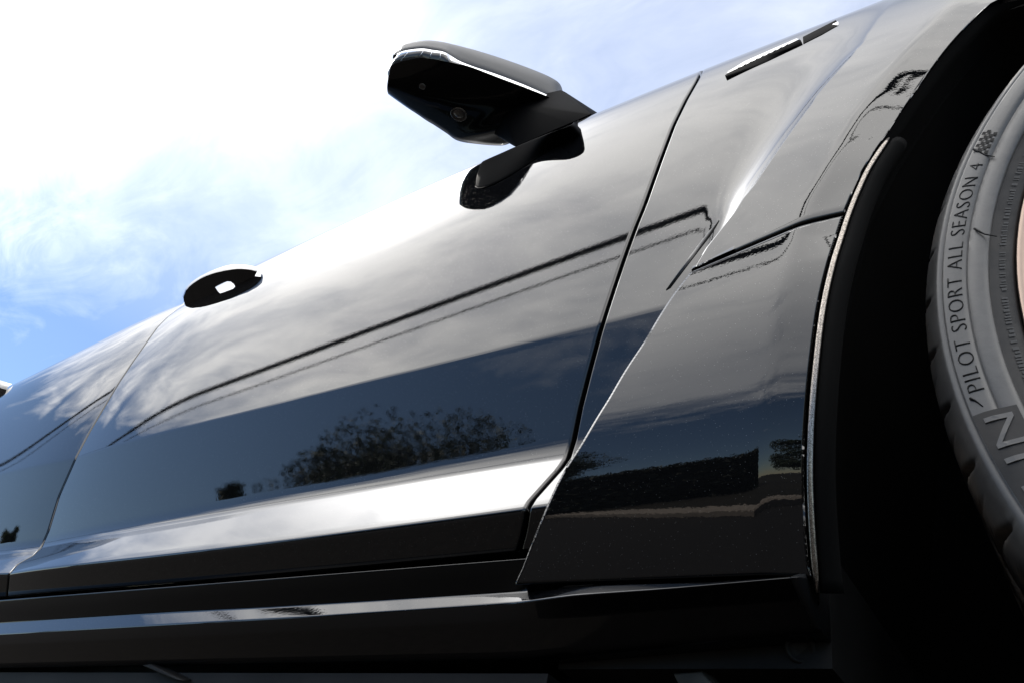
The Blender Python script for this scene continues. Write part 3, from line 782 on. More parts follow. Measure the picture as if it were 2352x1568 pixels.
# narrow moulding along the rear of the arch lip
tip = refine_on([(2036, 312)], yfront)[0]
sel = ARs[ARs[:, 1] < tip[2] + 0.001]
sel = resample(sel, 60)
c_in = sel + (cen - sel) / np.linalg.norm(cen - sel, axis=1, keepdims=True) * 0.0022
pm = np.stack([c_in[:, 0], yfront(c_in[:, 0], c_in[:, 1]) + 0.0015, c_in[:, 1]], 1)
rr_ = np.full(60, 0.0040); rr_[-3:] = (0.0038, 0.003, 0.0015); rr_[:3] = (0.002, 0.003, 0.004)
m, t, b = mat_new('speckled_grey_moulding')
g_ = N(t, 'ShaderNodeNewGeometry'); v_ = N(t, 'ShaderNodeTexVoronoi'); v_.inputs['Scale'].default_value = 2200; t.links.new(g_.outputs['Position'], v_.inputs['Vector'])
s_c = N(t, 'ShaderNodeSeparateColor'); t.links.new(v_.outputs['Color'], s_c.inputs[0]); r_c = ramp(t, [(0.1, (0.10, 0.09, 0.08)), (0.95, (0.42, 0.38, 0.34))]); t.links.new(s_c.outputs[0], r_c.inputs[0])
t.links.new(r_c.outputs[0], b.inputs['Base Color']); b.inputs['Roughness'].default_value = 0.3; b.inputs['Metallic'].default_value = 1.0
MAT['speckle'] = m
rr_ *= 0.5
own(tube('arch_lip_moulding', pm, rr_, MAT['speckle'], car, 12))
pi = np.stack([c_in[:, 0], pm[:, 1] + 0.0055, c_in[:, 1]], 1) + np.concatenate([((cen - sel) / np.linalg.norm(cen - sel, axis=1, keepdims=True) * 0.006)[:, :1], np.zeros((60, 1)), ((cen - sel) / np.linalg.norm(cen - sel, axis=1, keepdims=True) * 0.006)[:, 1:]], 1)
own(tube('arch_lip_seal', pi, np.linspace(0.006, 0.006, 60), MAT['liner'], car, 12))
for (px, py, r_) in ((1832, 1412, 0.013), (1838, 1487, 0.008)):
    c = unp(px, py, 0.03); d = ray(px, py); d /= np.linalg.norm(d)
    own(disc_ring('liner_clip', c, -d, [r_, r_, r_ * 0.75, r_ * 0.7, r_ * 0.3], [0, 0.003, 0.003, 0.001, 0.001], MAT['under'], car))

# bonnet, cabin glass and roof, other flank (a plain closed body; the camera lies too low to see it)
def sec(x):
    xc = min(max(x, -3.3), 0.35); zt = float(zS(min(xc, 0.3))); yz = Sd(np.array([xc]), np.array([NS - 1]))[0] if x < 0.30 else None
    yT, zT = (yz if yz is not None else (0.11, zt + 0.035))
    h = float(np.interp(x, [-3.55, -3.2, -2.5, -1.9, -1.1, -0.42, -0.3, 1.2], [0.99, 1.02, 1.36, 1.42, 1.38, 0.98, zT + 0.03, zT - 0.10]))
    h = max(h, zT + 0.015)
    dy = (h - zT) * 0.72
    if x > -0.45: dy = 0.35
    left = [(yT + 0.001, zT - 0.001), (yT + dy * 0.5, zT + (h - zT) * 0.52), (yT + dy, h - 0.01), (yT + dy + 0.08, h)]
    right = [(Wd - y, z) for y, z in left[::-1]] + [(Wd - 0.02, 0.5), (Wd - 0.02, 0.2)]
    return left + right
xsb = np.concatenate([np.linspace(-3.55, -0.45, 32), np.linspace(-0.4, 1.2, 18)])
P = np.stack([np.array([(x, y, z) for y, z in sec(x)]) for x in xsb], 1)
own(grid('cabin_glass', P[:3, 8:34], MAT['glass_dark'], car))
own(grid('roof_and_bonnet', P[2:], MAT['paint'], car))
own(grid('rear_pillar', P[:3, :9], MAT['paint'], car)); own(grid('bonnet_edge', P[:3, 33:], MAT['paint'], car))
# front half of the fender mirrored about the wheel, and the nose
pm_ = panel.copy(); pm_[..., 0] = 2 * WX - pm_[..., 0] + 0.0006; own(grid('fender_front_half', pm_[:, ::-1], MAT['paint'], car))
bm = bmesh.new(); box_bm(bm, (0.76, 0.05, 0.2), (1.2, Wd - 0.05, 0.84)); bmesh.ops.bevel(bm, geom=list(bm.edges), offset=0.12, segments=4, affect='EDGES'); me = bpy.data.meshes.new('front_bumper'); bm.to_mesh(me); bm.free(); own(link('front_bumper', me, MAT['paint'], car))
bm = bmesh.new(); box_bm(bm, (-3.95, 0.1, 0.25), (-3.5, Wd - 0.1, 0.98)); bmesh.ops.bevel(bm, geom=list(bm.edges), offset=0.12, segments=4, affect='EDGES'); me = bpy.data.meshes.new('rear_bumper'); bm.to_mesh(me); bm.free(); own(link('rear_bumper', me, MAT['paint'], car))

# ------------------------------------------------------------------ wheel
WC = np.array([0.311, 0.0, 0.386]); TR = 0.375
def lathe(name, prof, seg, mat, parent, mod=None, smooth=True):
    an = np.linspace(0, 2 * math.pi, seg, endpoint=False)
    r_ = np.array([p[0] for p in prof])[:, None] * np.ones(seg); y_ = np.array([p[1] for p in prof])[:, None] * np.ones(seg)
    if mod is not None: r_, y_ = mod(r_, y_, an[None] * np.ones(r_.shape))
    P = np.stack([r_ * np.cos(an), y_, r_ * np.sin(an)], -1)
    return grid(name, P, mat, parent, closed=True, smooth=smooth)
def make_wheel(detail):
    w_ = empty('front_wheel' if detail else 'rear_wheel', tuple(WC), None)
    w_.parent = car; w_.matrix_parent_inverse = INV
    side = [(0.3345, 0.0040), (0.3350, 0.0016), (0.3380, 0.0010), (0.3455, 0.0002), (0.3459, 0.0012), (0.3464, 0.0012), (0.3468, 0.0000), (0.350, -0.0006), (0.3545, -0.0004), (0.3585, 0.0004), (0.3596, 0.0006), (0.3600, 0.0016), (0.3605, 0.0016), (0.3609, 0.0010)]
    sh = [(0.3640, 0.0032), (0.3670, 0.0062), (0.3695, 0.0100), (0.3715, 0.0140), (0.3732, 0.0190), (0.3742, 0.0250), (0.3748, 0.034), (0.375, 0.05), (0.375, 0.075), (0.369, 0.077), (0.369, 0.087), (0.375, 0.089), (0.375, 0.15), (0.369, 0.152), (0.369, 0.162), (0.375, 0.164), (0.3748, 0.21), (0.370, 0.24), (0.36, 0.25)]
    ngr = 58
    def groove(r_, y_, an):
        ph = (an * ngr / (2 * math.pi) + 0.9 * np.clip((y_ - 0.006) / 0.03, 0, 3) * 0.25 + 0.28) % 1.0
        d = np.abs(ph - 0.5) * (2 * math.pi * TR / ngr)
        d2 = np.abs(((ph + 0.5) % 1.0) - 0.5) * (2 * math.pi * TR / ngr)
        gdep = np.clip(1.25 - d / 0.0022, 0, 1) * np.clip((y_ - 0.0085) / 0.003, 0, 1) * 0.007
        sdep = np.clip(1.2 - d2 / 0.0009, 0, 1) * np.clip((y_ - 0.016) / 0.003, 0, 1) * 0.004
        return r_ - np.where((y_ > 0.0) & (y_ < 0.23), gdep + sdep, 0) * (r_ > 0.3625), y_
    seg = 58 * 30 if detail else 120
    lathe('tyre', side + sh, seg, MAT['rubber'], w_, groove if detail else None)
    lathe('bead_ring', [(0.321, 0.016), (0.3215, 0.0085), (0.323, 0.0062), (0.3335, 0.0046), (0.3346, 0.0042)], 160, MAT['rubber_dark'], w_)
    lathe('rim', [(0.3215, 0.0150), (0.3210, 0.0062), (0.3200, 0.0048), (0.3165, 0.0050), (0.3150, 0.0080), (0.308, 0.022), (0.302, 0.05), (0.30, 0.20)], 160, MAT['rim'], w_)
    # spokes and hub
    for k in range(10):
        a = 2 * math.pi * k / 10 + 0.2; pts = []
        for r_, hw, y0, y1 in ((0.06, 0.022, 0.03, 0.07), (0.20, 0.016, 0.018, 0.05), (0.312, 0.024, 0.012, 0.035)):
            for s in (-1, 1):
                for y in (y0, y1):
                    h_ = hw * (1 if y == y0 else 0.8)
                    pts.append((r_ * math.cos(a) - s * h_ * math.sin(a), y, r_ * math.sin(a) + s * h_ * math.cos(a)))
        hull('spoke', pts, MAT['rim'], w_, 0.003, 2)
    lathe('hub', [(0.001, 0.022), (0.03, 0.022), (0.034, 0.026), (0.06, 0.03), (0.075, 0.04), (0.08, 0.09)], 48, MAT['rim'], w_)
    lathe('brake_disc', [(0.08, 0.10), (0.09, 0.10), (0.185, 0.10), (0.185, 0.125)], 64, MAT['metal_dull'], w_)
    return w_
wheel = make_wheel(True)
rw = make_wheel(False); rw.location = (-2.72, WC[1], WC[2])
for o in list(car.children):          # open the rear wheel arch
    if o.type == 'MESH' and o.name.split('.')[0] in ('rear_quarter_panel', 'sill_panel', 'sill_top_trim', 'lower_sill_panel', 'inner_body', 'underbody_tray'):
        bm = bmesh.new(); bm.from_mesh(o.data)
        kill = [f for f in bm.faces if math.hypot(f.calc_center_median().x + 2.72, f.calc_center_median().z - WC[2]) < 0.425 and f.calc_center_median().y < 0.4]
        bmesh.ops.delete(bm, geom=kill, context='FACES'); bm.to_mesh(o.data); bm.free()
pw = [(-2.72 + 0.46 * math.cos(a), 0.30, WC[2] + 0.46 * math.sin(a)) for a in np.linspace(0, 2 * math.pi, 32, endpoint=False)]
me = bpy.data.meshes.new('rear_wheel_house'); me.from_pydata(pw, [], [tuple(range(32))]); me.update(); own(link('rear_wheel_house', me, MAT['liner'], car, False))

def theta(px, py, y=0.0):
    q = unp(px, py, y); return math.atan2(q[2] - WC[2], q[0] - WC[0]) % (2 * math.pi)
def text_mesh(name, body, th0, th1, r_base, height, mat, y_off, depth=0.0006, weight=0.0):
    cu = bpy.data.curves.new(name, 'FONT'); cu.body = body; cu.size = 1.0; cu.extrude = 0.0; cu.offset = weight; cu.space_character = 1.12; cu.resolution_u = 4
    tmp = bpy.data.objects.new(name, cu); COL.objects.link(tmp)
    dg = bpy.context.evaluated_depsgraph_get(); me = bpy.data.meshes.new_from_object(tmp.evaluated_get(dg))
    bpy.data.objects.remove(tmp); bm = bmesh.new(); bm.from_mesh(me); bpy.data.meshes.remove(me)
    bmesh.ops.triangulate(bm, faces=bm.faces)
    bmesh.ops.subdivide_edges(bm, edges=[e for e in bm.edges if e.calc_length() > 0.25], cuts=2)
    bmesh.ops.triangulate(bm, faces=bm.faces)
    xs_ = [v.co.x for v in bm.verts]; ys_ = [v.co.y for v in bm.verts]; x0, x1 = min(xs_), max(xs_); cap = max(ys_)
    ge = bmesh.ops.extrude_face_region(bm, geom=list(bm.faces)); newv = {v for v in ge['geom'] if isinstance(v, bmesh.types.BMVert)}
    for v in bm.verts:
        u_ = (v.co.x - x0) / (x1 - x0); th = th0 + (th1 - th0) * u_; r_ = r_base + v.co.y / cap * height
        # follow the gentle bulge of the sidewall
        yb = np.interp(r_, [0.330, 0.3346, 0.335, 0.338, 0.3455, 0.350, 0.3545, 0.3596, 0.3640, 0.3670, 0.3695], [0.0049, 0.0042, 0.0016, 0.0010, 0.0001, -0.0006, -0.0004, 0.0006, 0.0032, 0.0062, 0.010])
        v.co = (r_ * math.cos(th), yb + y_off - (depth if v not in newv else -0.0006), r_ * math.sin(th))
    bmesh.ops.recalc_face_normals(bm, faces=bm.faces)
    me = bpy.data.meshes.new(name); bm.to_mesh(me); bm.free()
    return link(name, me, mat, wheel, False)
tha, thb = theta(2262, 893), theta(2244, 378)
text_mesh('sidewall_lettering', 'PILOT SPORT ALL SEASON 4', tha, thb, 0.3484, 0.0084, MAT['ink'], -0.00005, 0.0004, -0.020)
# brand panel below it: dark recessed box with raised letters
def arc_patch(name, r0_, r1_, t0, t1, yo, mat, n=24, depth=0.0005):
    tt_ = np.linspace(t0, t1, n); rows = []
    for r_ in np.linspace(r0_, r1_, 5):
        yb = np.interp(r_, [0.3346, 0.335, 0.338, 0.3455, 0.350, 0.3545, 0.3596], [0.0042, 0.0016, 0.0010, 0.0001, -0.0006, -0.0004, 0.0006])
        rows.append(np.stack([r_ * np.cos(tt_), np.full(n, yb + yo), r_ * np.sin(tt_)], 1))
    return grid(name, np.stack(rows, 0), mat, wheel)
tb0 = theta(2278, 942); tb1 = tb0 + rad(26)
arc_patch('brand_panel', 0.3375, 0.3592, tb0, tb1, -0.0004, MAT['rubber_dark'], 30)
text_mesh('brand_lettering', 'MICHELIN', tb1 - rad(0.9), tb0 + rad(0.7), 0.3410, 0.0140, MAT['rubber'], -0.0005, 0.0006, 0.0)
# chequered flag after the lettering
bm = bmesh.new(); tf0, tf1 = theta(2249, 352), theta(2282, 303)
nfc = 7
for i in range(nfc):
    for j in range(4):
        if (i + j) % 2: continue
        ta, tb = tf0 + (tf1 - tf0) * i / nfc, tf0 + (tf1 - tf0) * (i + 1) / nfc; ra, rb_ = 0.3485 + 0.0024 * j, 0.3485 + 0.0024 * (j + 1)
        sk = (tf1 - tf0) / nfc * 0.4 * (j - 1.5)
        vs = [bm.verts.new((r_ * math.cos(t_ + sk), -0.0011, r_ * math.sin(t_ + sk))) for r_, t_ in ((ra, ta), (ra, tb), (rb_, tb), (rb_, ta))]
        bm.faces.new(vs)
me = bpy.data.meshes.new('chequered_flag'); bm.to_mesh(me); bm.free(); link('chequered_flag', me, MAT['ink'], wheel, False)
# small moulded characters on the bead and mould lines
bm = bmesh.new(); r5 = np.random.default_rng(5); th = rad(140)
while th < rad(198):
    wd = r5.uniform(0.0008, 0.0022) / 0.328
    if r5.random() < 0.84:
        r0_, r1_ = 0.3262, 0.3262 + r5.choice([0.0032, 0.0032, 0.0025])
        vs = [bm.verts.new((r_ * math.cos(t_), np.interp(r_, [0.323, 0.3335], [0.0062, 0.0046]) - 0.0004, r_ * math.sin(t_))) for r_, t_ in ((r0_, th), (r0_, th + wd), (r1_, th + wd), (r1_, th))]
        bm.faces.new(vs)
    th += wd + 0.0009 / 0.328
me = bpy.data.meshes.new('moulded_marks'); bm.to_mesh(me); bm.free(); o = link('moulded_marks', me, MAT['marks'], wheel, False); o['kind'] = 'stuff'
for pts in ([(2236, 345), (2250, 350), (2262, 358), (2285, 362)], [(2238, 527), (2252, 535), (2262, 540), (2290, 545)], [(2228, 915), (2240, 920), (2258, 934)]):
    q = unp(np.array([p[0] for p in pts]), np.array([p[1] for p in pts]), 0.0)
    q[:, 1] = -0.0006
    tube('mould_line', q - WC, np.linspace(0.0008, 0.0003, len(pts)), MAT['ink'], wheel, 5)

# ------------------------------------------------------------------ door mirror
def surf_px(px, py, fy=None):
    return refine_on([(px, py)], fy or yd)[0]
def mz(zx, zy): return 826.9 + 0.3047 * np.asarray(zx, float), 36.75 + 0.3047 * np.asarray(zy, float)
mirror = empty('door_mirror', (-0.53, 0.0, 0.93)); mirror.parent = car; mirror.matrix_parent_inverse = INV
def mown(o):
    o.parent = mirror; o.matrix_parent_inverse = Matrix.Translation((0.53, 0.0, -0.93)); return o
SEC = [  # rear edge, housing top edge, lamp top, strip top, cap outline (traced)
    ((206, 545), (210, 430), (228, 385), (250, 345), (290, 295)),
    ((212, 585), (225, 395), (262, 335), (290, 300), (330, 248)),
    ((226, 602), (255, 365), (318, 290), (330, 268), (372, 213)),
    ((350, 690), (420, 321), (455, 266), (462, 250), (510, 188)),
    ((430, 742), (540, 325), (550, 277), (556, 260), (610, 195)),
    ((500, 790), (650, 346), (640, 292), (644, 277), (700, 215)),
    ((560, 826), (735, 362), (702, 345), (704, 312), (790, 238)),
    ((650, 885), (850, 393), (845, 390), (800, 364), (900, 268)),
    ((740, 944), (1050, 470), (1049, 468), (1020, 436), (1100, 332)),
    ((900, 970), (1250, 545), (1249, 543), (1225, 514), (1300, 405)),
    ((1060, 980), (1400, 604), (1399, 602), (1370, 578), (1440, 466)),
    ((1130, 962), (1490, 642), (1489, 640), (1478, 626), (1510, 520)),
    ((1140, 955), (1530, 652), (1529, 651), (1526, 645), (1536, 610)),
]
ZL = (1.032, 1.030, 1.042, 1.052, 1.100)
def smooth_curve(pts, n):
    p = np.array(pts, float); s = np.concatenate([[0], np.cumsum(np.linalg.norm(np.diff(p, axis=0), axis=1))]); return p, s
secs = np.array(SEC, float); ns = 72
# catmull-rom through the sections
def catmull(A, n):
    m_ = len(A); u_ = np.linspace(0, m_ - 1.0001, n); k = u_.astype(int); t = (u_ - k).reshape((-1,) + (1,) * (A.ndim - 1))
    g_ = lambda i: A[np.clip(i, 0, m_ - 1)]
    p0, p1, p2, p3 = g_(k - 1), g_(k), g_(k + 1), g_(k + 2)
    return 0.5 * (2 * p1 + (p2 - p0) * t + (2 * p0 - 5 * p1 + 4 * p2 - p3) * t ** 2 + (3 * p1 - p0 - 3 * p2 + p3) * t ** 3)
S2 = catmull(secs, ns)
fu = np.linspace(0, 1, ns)
Q = []
for j in range(5):
    px, py = mz(S2[:, j, 0], S2[:, j, 1])
    zlev = ZL[j] + 0.012 * fu
    if j == 4: zlev = 1.057 + 0.012 * fu + 0.045 * np.clip(fu / 0.12, 0, 1) ** 0.7
    Q.append(unpz(px, py, zlev))
Rb, He, Lm, St, Ct = Q
Hm = []
for t in np.linspace(0, 1, 12):
    v = Rb * (1 - t) + He * t
    keel = np.exp(-((fu - 0.66 - 0.22 * t) / 0.05) ** 2) * 0.006 * math.sin(math.pi * min(1, t * 1.3)) 
    v = v - np.array([0, 0, 1.0]) * (0.010 * math.sin(math.pi * t) ** 0.8)[..., None] if False else v + np.stack([0 * fu, 0 * fu, -(0.011 * math.sin(math.pi * t) + keel)], 1) * np.clip(fu * 8, 0, 1)[:, None] * np.clip((1 - fu) * 6, 0.3, 1)[:, None]
    Hm.append(v)
hshape = np.stack(Hm, 0)
# roll the rear edge upward so it has thickness
edge_up = [Rb + np.array([-0.004, 0.001, 0.006]), Rb + np.array([-0.003, 0.002, 0.09])]
housing = mown(grid('mirror_housing', np.concatenate([np.stack(edge_up[::-1], 0), hshape], 0), MAT['gloss'], car))
lamp_end = int(np.argmin(np.abs(fu - 0.53)))
rows = [He + (Lm - He) * t + np.array([0, -0.0015 * math.sin(math.pi * t), 0]) for t in np.linspace(0, 1, 5)]
mown(grid('turn_signal_lens', np.stack(rows, 0)[:, :lamp_end], MAT['lens'], car))
rows = [Lm + (St - Lm) * t + np.array([0, -0.002 * math.sin(math.pi * t), 0]) for t in np.linspace(0, 1, 5)]
mown(grid('trim_strip', np.stack(rows, 0), MAT['satin_chrome'], car))
for k in (0.20, 0.27, 0.33, 0.39, 0.44):
    i = int(k * (ns - 1)); mown(tube('lamp_rib', [He[i] + (Lm[i] - He[i]) * t + np.array([0.0, -0.001, 0]) + np.array([0.002, 0, 0]) * t for t in (0.05, 0.5, 0.9)], 0.0004, MAT['satin_chrome'], car, 5))
top = Ct + np.array([-0.03, 0.035, 0.03]); rear_t = Rb + np.array([-0.003, 0.002, 0.09])
rows = [St, St + np.array([0.0, -0.0015, 0.002])] + [St + (Ct - St) * t + np.array([0, -0.006 * math.sin(math.pi * t), 0]) for t in (0.2, 0.4, 0.6, 0.8)] + [Ct, Ct * 0.8 + top * 0.2 + np.array([0, 0, 0.006]), Ct * 0.45 + top * 0.55 + np.array([0, 0, 0.008]), top, rear_t]
mown(grid('mirror_cap', np.stack(rows, 0), MAT['capgrey'], car))
mown(grid('mirror_glass', np.stack([Rb + np.array([-0.004, 0.001, 0.006]), rear_t + np.array([-0.001, 0, 0])], 0), MAT['mirror'], car))
inner_end = [tuple(v[-1]) for v in (Rb, He, St, Ct, top, rear_t)]
mown(hull('inner_end_cap', inner_end + [tuple(np.array(p) + np.array([0.004, 0.004, 0])) for p in inner_end], MAT['gloss'], car))
# camera lens and courtesy lamp under the housing
bmh = bmesh.new(); bmh.from_mesh(housing.data); tree_h = BVHTree.FromBMesh(bmh)
def on_housing(zx, zy):
    px, py = mz(zx, zy); d = ray(px, py); d /= np.linalg.norm(d); loc, n, _, _ = tree_h.ray_cast(Vector(CAM), Vector(d))
    n = np.array(n) if loc is not None else -d
    if n.dot(d) > 0: n = -n
    return np.array(loc) if loc is not None else unpz(px, py, 0.9), n
c, n = on_housing(470, 532)
mown(disc_ring('camera_lens', c, n, [0.0048, 0.0046, 0.0036, 0.0034, 0.0022, 0.0005], [-0.001, 0.0012, 0.0014, 0.0006, 0.0006, 0.0012], MAT['lens_grey'], car))
c, n = on_housing(745, 742)
mown(disc_ring('lamp_bezel', c, n, [0.0128, 0.0124, 0.0112, 0.0108], [-0.001, 0.0016, 0.0018, 0.0002], MAT['lens_grey'], car))
mown(disc_ring('courtesy_lamp', c, n, [0.0095, 0.0092, 0.0055, 0.0045, 0.0020, 0.0004], [-0.001, 0.0010, 0.0016, 0.0028, 0.0036, 0.0038], MAT['lens_grey'], car))
# arm and foot
def mpt(zx, zy, z): return tuple(unpz(*mz(zx, zy), z))
def mpy(zx, zy, y): return tuple(unp(*mz(zx, zy), y))
near = [mpt(1495, 648, 1.036), mpt(1080, 740, 1.033), mpt(1000, 885, 1.036), mpt(1125, 962, 1.040)]
near += [tuple(np.array(p) + np.array([0, 0, 0.03])) for p in near]
far = [mpy(1745, 741, 0.088), mpy(1600, 806, 0.080), mpy(1168, 988, 0.078)]
far += [tuple(np.array(p) + np.array([0, 0.03, 0.03])) for p in far]
mown(hull('mirror_arm', near + far, MAT['matte'], car, 0.002, 2))
on = [(872, 1290), (900, 1303), (960, 1290), (1040, 1255), (1140, 1200), (1260, 1122), (1390, 1035), (1505, 955), (1590, 880), (1632, 835), (1645, 795)]
tp = [(922, 1096, .046), (965, 1076, .046), (1045, 1041, .046), (1110, 1012, .046), (1168, 986, .044), (1260, 948, .042), (1360, 908, .034), (1460, 870, .028), (1545, 842, .028), (1592, 822, .032), (1608, 804, .042)]
ob = catmull(np.array([surf_px(*mz(a_, b_)) for a_, b_ in on]), 48)
tb = catmull(np.array([mpy(*q_) for q_ in tp]), 48)
mid = (ob + tb) / 2 + np.array([0, -0.005, -0.006])
rows = [ob + np.array([0, 0.012, 0.0])] + [(1 - t) ** 2 * ob + 2 * t * (1 - t) * mid + t * t * tb for t in np.linspace(0, 0.94, 12)]
rows += [tb + np.array([0.0, 0.001, 0.001]), tb + np.array([0, 0.006, 0.004]), tb + np.array([0, 0.035, 0.012])]
Fp = np.stack(rows, 0); c0 = np.broadcast_to(Fp[:, :1].mean(0, keepdims=True) + np.array([-0.001, 0.030, 0.0]), Fp[:, :1].shape); Fp = np.concatenate([c0, Fp], 1)
mown(grid('mirror_foot', Fp, MAT['matte'], car))
mown(tube('foot_gasket', ob - np.array([0, 0.0005, 0]), 0.0008, MAT['matte'], car, 8))

# ------------------------------------------------------------------ door handles
def hpx(zx, zy): return 404.25 + 0.09375 * zx, 588.0 + 0.09375 * zy
OUT = [(178, 1020, .060), (240, 860, .050), (310, 770, .047), (400, 690, .045), (500, 620, .043), (600, 560, .041), (725, 500, .039), (850, 450, .038), (975, 412, .038), (1100, 385, .038), (1200, 362, .038), (1300, 346, .038), (1400, 330, .039), (1500, 321, .040), (1600, 320, .041), (1700, 326, .043), (1850, 348, .046), (1990, 385, .052),
       (1945, 475, .070), (1915, 545, .071), (1800, 665, .072), (1700, 737, .072), (1600, 803, .072), (1500, 868, .072), (1400, 930, .072), (1300, 983, .072), (1200, 1032, .072), (1050, 1090, .072), (900, 1140, .072), (775, 1184, .072), (650, 1220, .073), (450, 1262, .074), (262, 1292, .076), (220, 1200, .070), (190, 1110, .065)]
HOLE = [(960, 770, .060), (1035, 725, .057), (1110, 690, .055), (1180, 655, .053), (1250, 628, .051), (1345, 634, .050), (1400, 680, .053), (1460, 735, .057), (1300, 830, .061), (1180, 895, .064), (1080, 948, .066), (1040, 890, .064)]
def make_handle(parent, shift):
    v2 = [Vector(hpx(a, b)) for a, b, _ in OUT + HOLE]; no, nh = len(OUT), len(HOLE)
    e = [(i, (i + 1) % no) for i in range(no)] + [(no + i, no + (i + 1) % nh) for i in range(nh)]
    vs, _, fs, ov, _, _ = delaunay_2d_cdt(v2, e, [], 0, 1e-6)
    hp_ = [Vector(hpx(a, b)) for a, b, _ in HOLE]; op_ = [Vector(hpx(a, b)) for a, b, _ in OUT]
    def inside(p, poly):
        r_ = False
        for i in range(len(poly)):
            a, b = poly[i], poly[i - 1]
            if (a.y > p.y) != (b.y > p.y) and p.x < (b.x - a.x) * (p.y - a.y) / (b.y - a.y) + a.x: r_ = not r_
        return r_
    pa = np.array([[v.x, v.y, 1.0] for v in v2]); ys = pa @ np.linalg.lstsq(pa, np.array([y for *_, y in OUT + HOLE]), rcond=None)[0] - 0.012
    P0 = []
    for k, v in enumerate(vs):
        src = ov[k][0] if ov[k] else 0
        P0.append(unp(v.x, v.y, ys[src]))
    fs = [f for f in fs if inside(sum((vs[i] for i in f), Vector((0, 0))) / len(f), op_) and not inside(sum((vs[i] for i in f), Vector((0, 0))) / len(f), hp_)]
    bm = bmesh.new(); bv = [bm.verts.new(tuple(p)) for p in P0]
    for f in fs: bm.faces.new([bv[i] for i in f])
    ex = bmesh.ops.extrude_face_region(bm, geom=list(bm.faces)); nv = [g for g in ex['geom'] if isinstance(g, bmesh.types.BMVert)]
    for v in nv:
        d_ = np.array(v.co) - CAM; v.co += Vector(d_ / np.linalg.norm(d_)) * 0.004
    bmesh.ops.recalc_face_normals(bm, faces=bm.faces)
    for v in bm.verts: v.co.x += shift[0]; v.co.y += shift[1]; v.co.z += shift[2]
    me = bpy.data.meshes.new('handle_underside'); bm.to_mesh(me); bm.free()
    h = empty('door_handle', tuple(np.array((-1.1, 0.06, 0.86)) + shift)); h.parent = parent
    h.matrix_parent_inverse = Matrix.Identity(4)
    def put(o):
        o.parent = h; o.matrix_parent_inverse = Matrix.Translation((1.1 - shift[0], -0.06 - shift[1], -0.86 - shift[2])); return o
    put(link('handle_underside', me, MAT['gloss'], h, False))
    lo = [(a, b, y) for a, b, y in OUT[:18]]; px, py = hpx(np.array([p[0] for p in lo]), np.array([p[1] for p in lo])); Plo = unp(px, py, np.array([p[2] for p in lo]) - 0.013)
    hi = np.array([(150, 1015), (215, 835), (285, 742), (385, 645), (490, 565), (595, 500), (715, 440), (840, 375), (965, 322), (1090, 272), (1190, 240), (1290, 217), (1400, 203), (1500, 203), (1610, 210), (1720, 220), (1870, 246), (2000, 285)], float)
    px, py = hpx(hi[:, 0], hi[:, 1]); Phi = unp(px, py, np.array([p[2] for p in lo]) - 0.004)
    dmid = (Plo + Phi) / 2 + np.array([0, -0.003, 0.002])
    rows = [Plo, *[bez3(Plo[None], dmid[None], Phi[None], 5)[0] if False else (1 - t) ** 2 * Plo + 2 * t * (1 - t) * dmid + t * t * Phi for t in (0.15, 0.35, 0.6, 0.8)], Phi]
    Pc = np.stack(rows, 0) + np.asarray(shift)
    put(grid('handle_cap', Pc, MAT['paint'], h))
    return h
def dummy_parent(door): return door
front_door_h = make_handle(car, np.zeros(3)); rear_shift = None
h_tip = unp(*hpx(2085, 315), .062); r_tip = unp(43, 879, 0.075)
rear_h = make_handle(car, r_tip - h_tip)
for h, dr in ((front_door_h, front_door), (rear_h, rear_door)):
    h.matrix_parent_inverse = INV

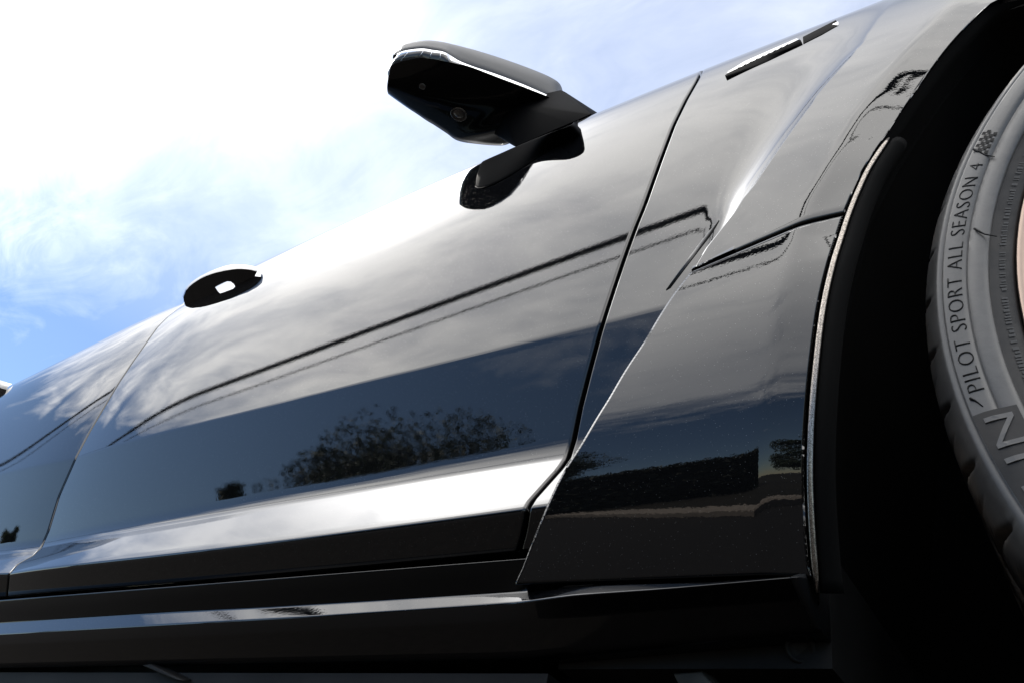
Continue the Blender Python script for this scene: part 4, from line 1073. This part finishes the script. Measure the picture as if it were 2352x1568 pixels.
# ------------------------------------------------------------------ fender badge and inlaid reflection sliver
def apx(zx, zy): return 1635.4 + 0.14063 * zx, 18.4 + 0.14063 * zy
badge = empty('fender_badge', (-0.12, 0.04, 0.8)); badge.parent = car; badge.matrix_parent_inverse = INV
def bown(o):
    o.parent = badge; o.matrix_parent_inverse = Matrix.Translation((0.12, -0.04, -0.8)); return o
def bar(name, lower, upper, mat, lift, th, bev=0.0006):
    pts = []
    for zx, zy in lower: pts.append(refine_on([apx(zx, zy)], yscoop)[0] - np.array([0, 0.0005, 0]))
    for zx, zy in upper: pts.append(unp(*apx(zx, zy), float(refine_on([apx(zx, zy)], yscoop)[0][1]) - lift))
    pts += [p + np.array([0, th * 0.5, th]) for p in pts[len(lower):]]
    return bown(hull(name, pts, mat, badge, bev, 2))
bar('lower_bar', [(240, 1190), (900, 880), (1490, 600)], [(205, 1105), (860, 800), (1230, 625), (1440, 525)], MAT['matte'], 0.003, 0.003)
bar('upper_bar', [(1490, 595), (1800, 440), (2062, 290)], [(1480, 480), (1600, 420), (1830, 300), (2020, 205)], MAT['matte'], 0.003, 0.003)
bar('end_prong', [(1960, 298), (2062, 292)], [(1965, 270), (2060, 225)], MAT['chrome'], 0.0046, 0.001, 0.0002)
q = [(262, 1040), (520, 880), (990, 672), (1380, 500), (1430, 512), (1225, 596), (860, 762), (230, 1080)]
pts = [unp(*apx(a, b), float(refine_on([apx(a, b)], yscoop)[0][1]) - 0.0034 + 0.0002 * k) for k, (a, b) in enumerate(q)]
bown(hull('emblem_face', [tuple(p) for p in pts] + [tuple(p + np.array([0, 0.002, 0.001])) for p in pts], MAT['chrome'], badge, 0.0003, 1, smooth=False))
for k in range(9):
    f = k / 8; a, b = 420 + 760 * f, 985 - 350 * f
    p = unp(*apx(a, b), float(refine_on([apx(a, b)], yscoop)[0][1]) - 0.0040); p2 = unp(*apx(a + 55, b - 40), float(refine_on([apx(a + 55, b - 40)], yscoop)[0][1]) - 0.0040)
    bown(tube('emblem_notch', [p, p2], 0.0003, MAT['gloss'], badge, 5))
VB = [(1652, 507), (1627, 535), (1604, 564), (1584, 592), (1566, 620), (1548, 645), (1530, 667), (1540, 661), (1555, 638), (1571, 614), (1588, 589), (1606, 566), (1631, 536)]  # dark reflection in the paint, modelled as a thin black inlay
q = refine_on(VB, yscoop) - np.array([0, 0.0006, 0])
vb = hull('reflection_sliver', [tuple(p) for p in q] + [tuple(p + np.array([0, 0.004, 0])) for p in q], MAT['satin'], fender)
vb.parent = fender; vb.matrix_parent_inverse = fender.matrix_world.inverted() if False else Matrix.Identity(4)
